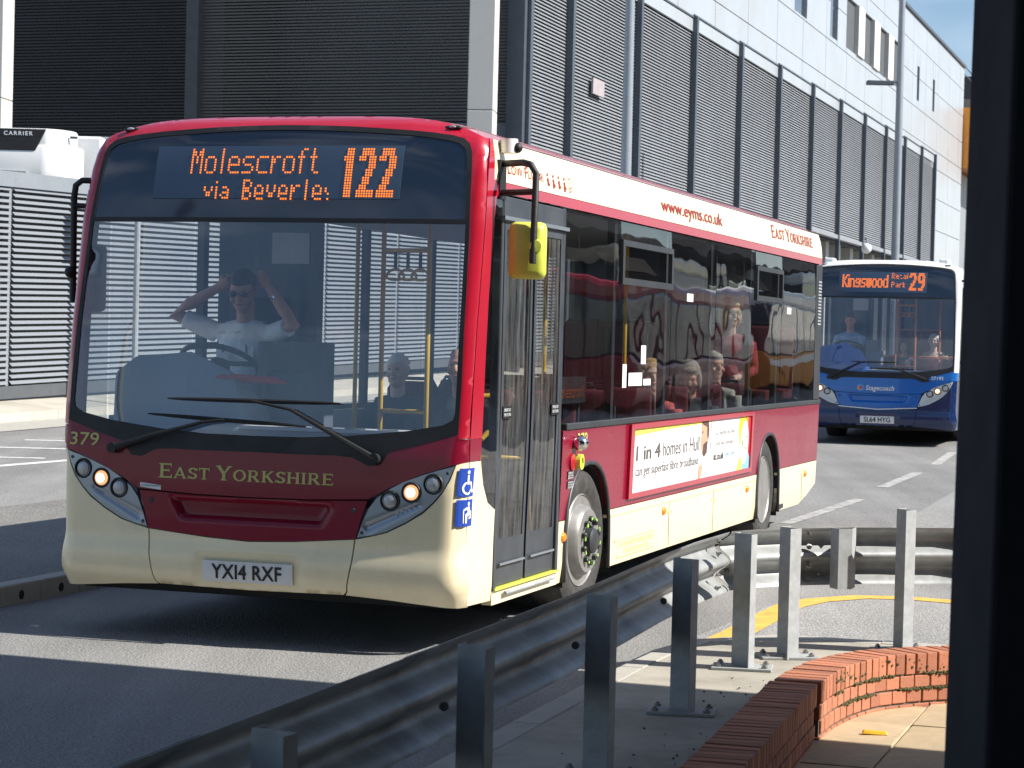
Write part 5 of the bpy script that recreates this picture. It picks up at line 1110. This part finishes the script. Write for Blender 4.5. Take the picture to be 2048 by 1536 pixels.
def person(label, bus, x, y, crown, skin, shirt, hair, hs='short', arms=None, yaw=0, tilt=0, glasses=None, seated=True, scale=1.0):
    """upper body lofted as one skin; clothes and hair are its children. Local frame: hip at the origin, facing -y"""
    bpy.context.view_layer.update()
    hip = crown - .865 * scale
    root = None
    Mh = Matrix.Translation((0, 0, .60)) @ Matrix.Rotation(yaw, 4, 'Z') @ Matrix.Rotation(tilt, 4, 'X') @ Matrix.Translation((0, 0, -.60))
    arms = arms or {s: [(s * .19, .02, .46), (s * .245, -.03, .20), (s * .15, -.27, .14)] for s in (-1, 1)}
    b = MB()
    b.ell((0, 0, .735), (.076, .096, .112), Mh); b.ell((0, -.030, .665), (.060, .064, .062), Mh); b.ell((0, -.055, .630), (.034, .036, .026), Mh); b.ell((0, -.102, .712), (.0135, .018, .026), Mh); b.ell((0, -.106, .700), (.018, .014, .010), Mh)
    b.ell((0, -.080, .758), (.052, .020, .012), Mh)
    for s in (-1, 1): b.ell((s * .078, .005, .722), (.012, .022, .033), Mh); b.ell((s * .045, -.072, .695), (.022, .022, .022), Mh)
    b.tube([(0, .025, .44), (0, .018, .54), (0, .012, .66)], [.075, .057, .058], 12)
    for s in (-1, 1):
        a, e, h = [Vector(p) for p in arms[s]]; b.tube([a.lerp(e, .3), e, e.lerp(h, .35), h], [.046, .043, .042, .029], 10)
        d = (h - e).normalized(); c = h + d * .05; sd = d.orthogonal().normalized(); sd = d.cross(Vector((0, -1, 0))).normalized() if abs(d.y) < .9 else d.cross(Vector((0, 0, 1))).normalized(); n_ = d.cross(sd)
        b.tube([h, h + d * .04, h + d * .085], [.027, .036, .034], 8)
        for k_, (o_, l_) in enumerate(((-.030, .060), (-.010, .075), (.010, .070), (.029, .055))):
            p0 = h + d * .08 + sd * o_; b.tube([p0, p0 + d * l_ * .55 + n_ * .008, p0 + d * l_ * .85 + n_ * .03], [.0105, .0095, .008], 6)
        p0 = h + d * .02 + sd * (-.033); b.tube([p0, p0 + d * .035 - sd * .022, p0 + d * .062 - sd * .018 + n_ * .015], [.011, .010, .008], 6)
    body = remesh('person', b, skin, None, .0075, 3); tag(body, label, 'person')
    t = MB(); t.ell((0, .02, .33), (.185, .125, .21)); t.ell((0, .0, .12), (.175, .14, .18)); t.tube([(-.175, .025, .455), (0, .03, .485), (.175, .025, .455)], [.068, .075, .068], 12)
    for s in (-1, 1):
        a, e, h = [Vector(p) for p in arms[s]]; f_ = .72 if hs != 'coat' else 1
        q = a.lerp(e, .75); t.tube([a, a.lerp(e, .5), q], [.068, .062, .060], 12)
        if shirt[1] == 'long': t.tube([q, e, e.lerp(h, .45), e.lerp(h, .9)], [.058, .052, .047, .038], 12)
    t.tube([(0, .02, .47), (0, .018, .525)], [.085, .066], 14)
    so_ = remesh('shirt' if shirt[1] == 'short' else 'jacket', t, shirt[0], body, .011, 4)
    if shirt[1] == 'short' and len(shirt) > 2:
        for s in (-1, 1): MB().prism([(s * .012, -.115), (s * .075, -.085), (s * .060, -.13)], .50, .512, Matrix.Rotation(.25, 4, 'X')).build('collar', shirt[0], so_); MB().box((s * .155, .02, .522), (.07, .05, .012)).build('epaulette', m_trous, so_, bevel=.004)
        for s in (-1, 1): MB().box((s * .085, -.125, .33), (.085, .012, .09)).build('pocket', shirt[0], so_, bevel=.003); MB().box((s * .08, -.135, .365), (.008, .008, .05)).build('pen', m_ink, so_)
    if seated:
        l = MB()
        for s in (-1, 1): l.tube([(s * .09, .02, .02), (s * .11, -.38, .03), (s * .11, -.42, -.02), (s * .11, -.40, -.36)], [.085, .065, .062, .045], 10)
        l.ell((0, .02, .02), (.165, .13, .11)); remesh('trousers', l, m_trous, body, .016, 3)
    hm_, hc = hair, None; h = MB()
    if hs == 'short': h.ell((0, .022, .765), (.0795, .092, .090), Mh); h.ell((0, .052, .720), (.074, .060, .085), Mh); h.ell((0, -.018, .802), (.066, .072, .050), Mh)
    elif hs == 'thin': h.ell((0, .045, .745), (.0815, .078, .085), Mh); h.ell((0, .02, .79), (.068, .08, .060), Mh)
    elif hs == 'bob':
        h.ell((0, .022, .772), (.094, .104, .096), Mh); h.ell((0, .05, .700), (.094, .070, .105), Mh)
        for s in (-1, 1): h.ell((s * .080, -.01, .700), (.028, .058, .090), Mh)
        h.ell((0, -.07, .815), (.065, .030, .028), Mh)
    else:
        h.ell((0, .020, .775), (.092, .102, .092), Mh); h.ell((0, .05, .720), (.090, .068, .09), Mh)
        for s in (-1, 1): h.ell((s * .078, .0, .745), (.024, .06, .055), Mh)
        rr = random.Random(3)
        for k_ in range(40):
            a = rr.uniform(0, 2 * PI); e_ = rr.uniform(.1, 1.4); v = Vector((math.cos(a) * math.cos(e_) * .09, .03 + math.sin(a) * math.cos(e_) * .10, .765 + math.sin(e_) * .09))
            if v.y > -.05: h.ell(v, (.02, .02, .018), Mh, 6, 5)
    rr = random.Random(int(y * 100))
    for k_ in range(90):      # uneven locks
        a = rr.uniform(0, 2 * PI); e_ = rr.uniform(-.25, 1.5); v = Vector((math.cos(a) * math.cos(e_) * .080, .026 + math.sin(a) * math.cos(e_) * .094, .762 + math.sin(e_) * .090))
        if v.y > -.03 or (v.z > .815 and hs != 'thin'): h.ell(v, (rr.uniform(.008, .018),) * 3, Mh, 6, 5)
    remesh('hair', h, hair, body, .0065, 1)
    for s in (-1, 1): MB().ell((s * .032, -.0905, .738), (.011, .006, .006), Mh, 8, 6).build('eye', m_eye, body, smooth=True)
    MB().ell((0, -.094, .668), (.023, .006, .005), Mh, 8, 6).build('mouth', m_lip, body, smooth=True)
    if glasses:
        g = MB()
        for s in (-1, 1):
            if glasses == 'sun': g.ell((s * .034, -.100, .736), (.028, .008, .020), Mh, 10, 6)
            else: g.tube([tuple(Mh @ Vector((s * .034 + .026 * math.cos(a), -.102, .737 + .020 * math.sin(a)))) for a in [2 * PI * i / 12 for i in range(13)]], .0025, 5, False)
            g.tube([tuple(Mh @ Vector((s * .06, -.096, .742))), tuple(Mh @ Vector((s * .082, .0, .742)))], .003, 5)
        g.tube([tuple(Mh @ Vector((-.01, -.104, .742))), tuple(Mh @ Vector((.01, -.104, .742)))], .003, 5); g.build('glasses', m_blkg, body, smooth=True)
    body.matrix_world = bus.matrix_world @ Matrix.Translation((x, y, hip)) @ Matrix.Scale(scale, 4)
    return body
bpy.context.view_layer.update()
fo.matrix_world = bus1.matrix_world @ Matrix.Translation((-.38, .60, 1.465)) @ Matrix.Rotation(-.12, 4, 'X')
wsh = cloth('white_shirt', (.84, .86, .90))
dr_ = person('bus driver in white shirt and sunglasses with both hands raised to his head', bus1, -.71, 1.40, 2.15, sk_b, (wsh, 'short', 1), M('hair_dark', (.03, .022, .018), .7, var=.3, vscale=60, bump=.5, bscale=120), 'short',
    {-1: [(-.19, .02, .46), (-.46, -.06, .575), (-.17, -.02, .745)], 1: [(.19, .02, .46), (.38, -.10, .52), (.17, -.03, .755)]}, yaw=.12, tilt=.30, glasses='sun')
MB().lathe([(.036, -.012), (.038, 0), (.036, .012)], 14, Matrix.Translation((.235, -.05, .68)) @ Matrix.Rotation(.6, 4, 'Y')).build('watch', m_chrome, dr_)
person('white haired passenger in dark coat on the far side of the red bus', bus1, -.87, 4.5, 1.63, sk_c, (cloth('coat_navy', (.03, .035, .05)), 'long'), M('hair_white', (.75, .74, .72), .7, var=.1, vscale=60), 'short')
person('balding passenger in black jacket sitting at the front of the red bus', bus1, .36, 2.45, 1.70, sk_b, (cloth('coat_black', (.015, .015, .017)), 'long'), M('hair_greying', (.25, .23, .21), .8, var=.2, vscale=60), 'thin')
person('curly blonde passenger in pink top by the stickered window', bus1, .82, 5.65, 1.63, sk_c, (cloth('top_pink', (.62, .12, .12)), 'long'), M('hair_blonde', (.46, .28, .10), .7, var=.25, vscale=50), 'curly', yaw=.5)
person('grey haired passenger in dark top looking down at the middle window', bus1, .84, 6.85, 1.63, sk_b, (cloth('top_grey', (.06, .06, .07)), 'long'), M('hair_grey', (.28, .25, .21), .7, var=.3, vscale=50, bump=.4, bscale=90), 'bob', yaw=.25, tilt=.45)
person('passenger with short grey hair in pale grey jacket', bus1, .80, 7.95, 1.70, sk_a, (cloth('jacket_pale', (.42, .42, .38)), 'long'), M('hair_shortgrey', (.38, .36, .33), .7, var=.2, vscale=60), 'short', yaw=.7)
person('blonde passenger with glasses and dark red top seated high at the rear', bus1, .66, 9.15, 2.18, sk_c, (cloth('top_red', (.32, .03, .05)), 'long'), M('hair_fair', (.60, .42, .16), .7, var=.25, vscale=50), 'bob', yaw=.75, glasses='clear')
person('bus driver in light blue shirt at the wheel of the blue bus', bus2, -.71, 1.40, 2.15, sk_b, (cloth('shirt_blue', (.28, .40, .58)), 'short', 1), M('hair_brown', (.10, .06, .04), .7, var=.2, vscale=60), 'short', {-1: [(-.19, .02, .46), (-.25, -.12, .25), (-.16, -.36, .33)], 1: [(.19, .02, .46), (.25, -.12, .25), (.16, -.36, .33)]})
person('silver haired passenger in beige top sitting in the blue bus', bus2, .30, 4.4, 1.85, sk_c, (cloth('top_beige', (.45, .36, .30)), 'long'), M('hair_silver', (.55, .54, .52), .7, var=.2, vscale=60), 'curly')
person('passenger in dark top seated behind the driver of the blue bus', bus2, -.2, 4.2, 1.75, sk_a, (cloth('top_dark', (.08, .06, .08)), 'long'), M('hair_black', (.02, .018, .016), .7), 'bob')

# ------------------------------------------------------------------ bus station on the camera's side of the road, seen mirrored in the bus windows
st = thing('bus_station', 'long glazed bus station with a flat dark roof out of frame to the right', 'station', (BN * 15)[:], -TH)
m_stg = M('station_glazing', (.06, .08, .10), .15, var=.2, vscale=.4, coat=.4); m_str = M('station_roof', (.16, .15, .14), .7)
MB().box((1.0, 62, 2.8), (.3, 90, 5.0)).build('glazed_wall', m_stg, st); MB().box((-2.2, 62, 5.7), (9.0, 92, .6)).build('roof', m_str, st)
for i in range(19): MB().box((.80, 20 + i * 5, 2.8), (.12, .16, 5.0)).build('mullion', m_lpost, st); MB().tube([(-5.4, 20 + i * 5, 0.2), (-5.4, 20 + i * 5, 5.4)], .12, 8).build('column', m_lpost, st)
def parked(label, s, t, lo, hi, mid, h=2.9):
    p = BD * s + BN * t; b = thing('parked_bus', label, 'bus', (p.x, p.y, gz(p.y)), -TH, 'buses parked at the station')
    MB().box((0, 5.4, .72), (2.45, 10.8, .95)).build('lower_body', lo, b, bevel=.06); MB().box((0, 5.4, h - .27), (2.42, 10.7, .55)).build('roof', hi, b, bevel=.15)
    MB().box((0, 5.4, (1.19 + h - .5) / 2), (2.40, 10.6, h - .5 - 1.19)).build('window_band', m_win, b, bevel=.05)
    if h > 3.5: MB().box((0, 5.4, 2.62), (2.44, 10.75, .62)).build('middle_band', mid, b, bevel=.04)
    for y in (2.6, 8.3): MB().lathe([(.46, -.14), (.47, .14)], 24, Matrix.Translation((-1.12, y, .47)) @ Matrix.Rotation(PI / 2, 4, 'Y')).build('wheel', m_tyre, b)
    for k_ in range(5): MB().box((-1.215, 1.4 + 2.0 * k_, 1.85), (.03, .12, 1.2)).build('window_pillar', mid, b)
    MB().box((-1.232, 5.4, 1.0), (.02, 10.4, .22)).build('stripe', mid, b)
parked('red single deck bus parked at the station', 42, 4.5, m_red, m_red, m_maroon, 2.95)
parked('cream and red double deck bus parked at the station', 56, 8.5, m_maroon, m_cream, m_cream, 4.3)
parked('white bus with orange and blue skirt parked at the station', 54, 4.3, m_orange, m_bwhite, m_bwhite, 2.95)
parked('white bus with blue skirt parked at the station', 69, 8.5, m_bblue, m_bwhite, m_orange, 2.95)
parked('second white bus with orange skirt parked at the station', 82, 8.5, m_orange, m_bwhite, m_bblue, 4.3)
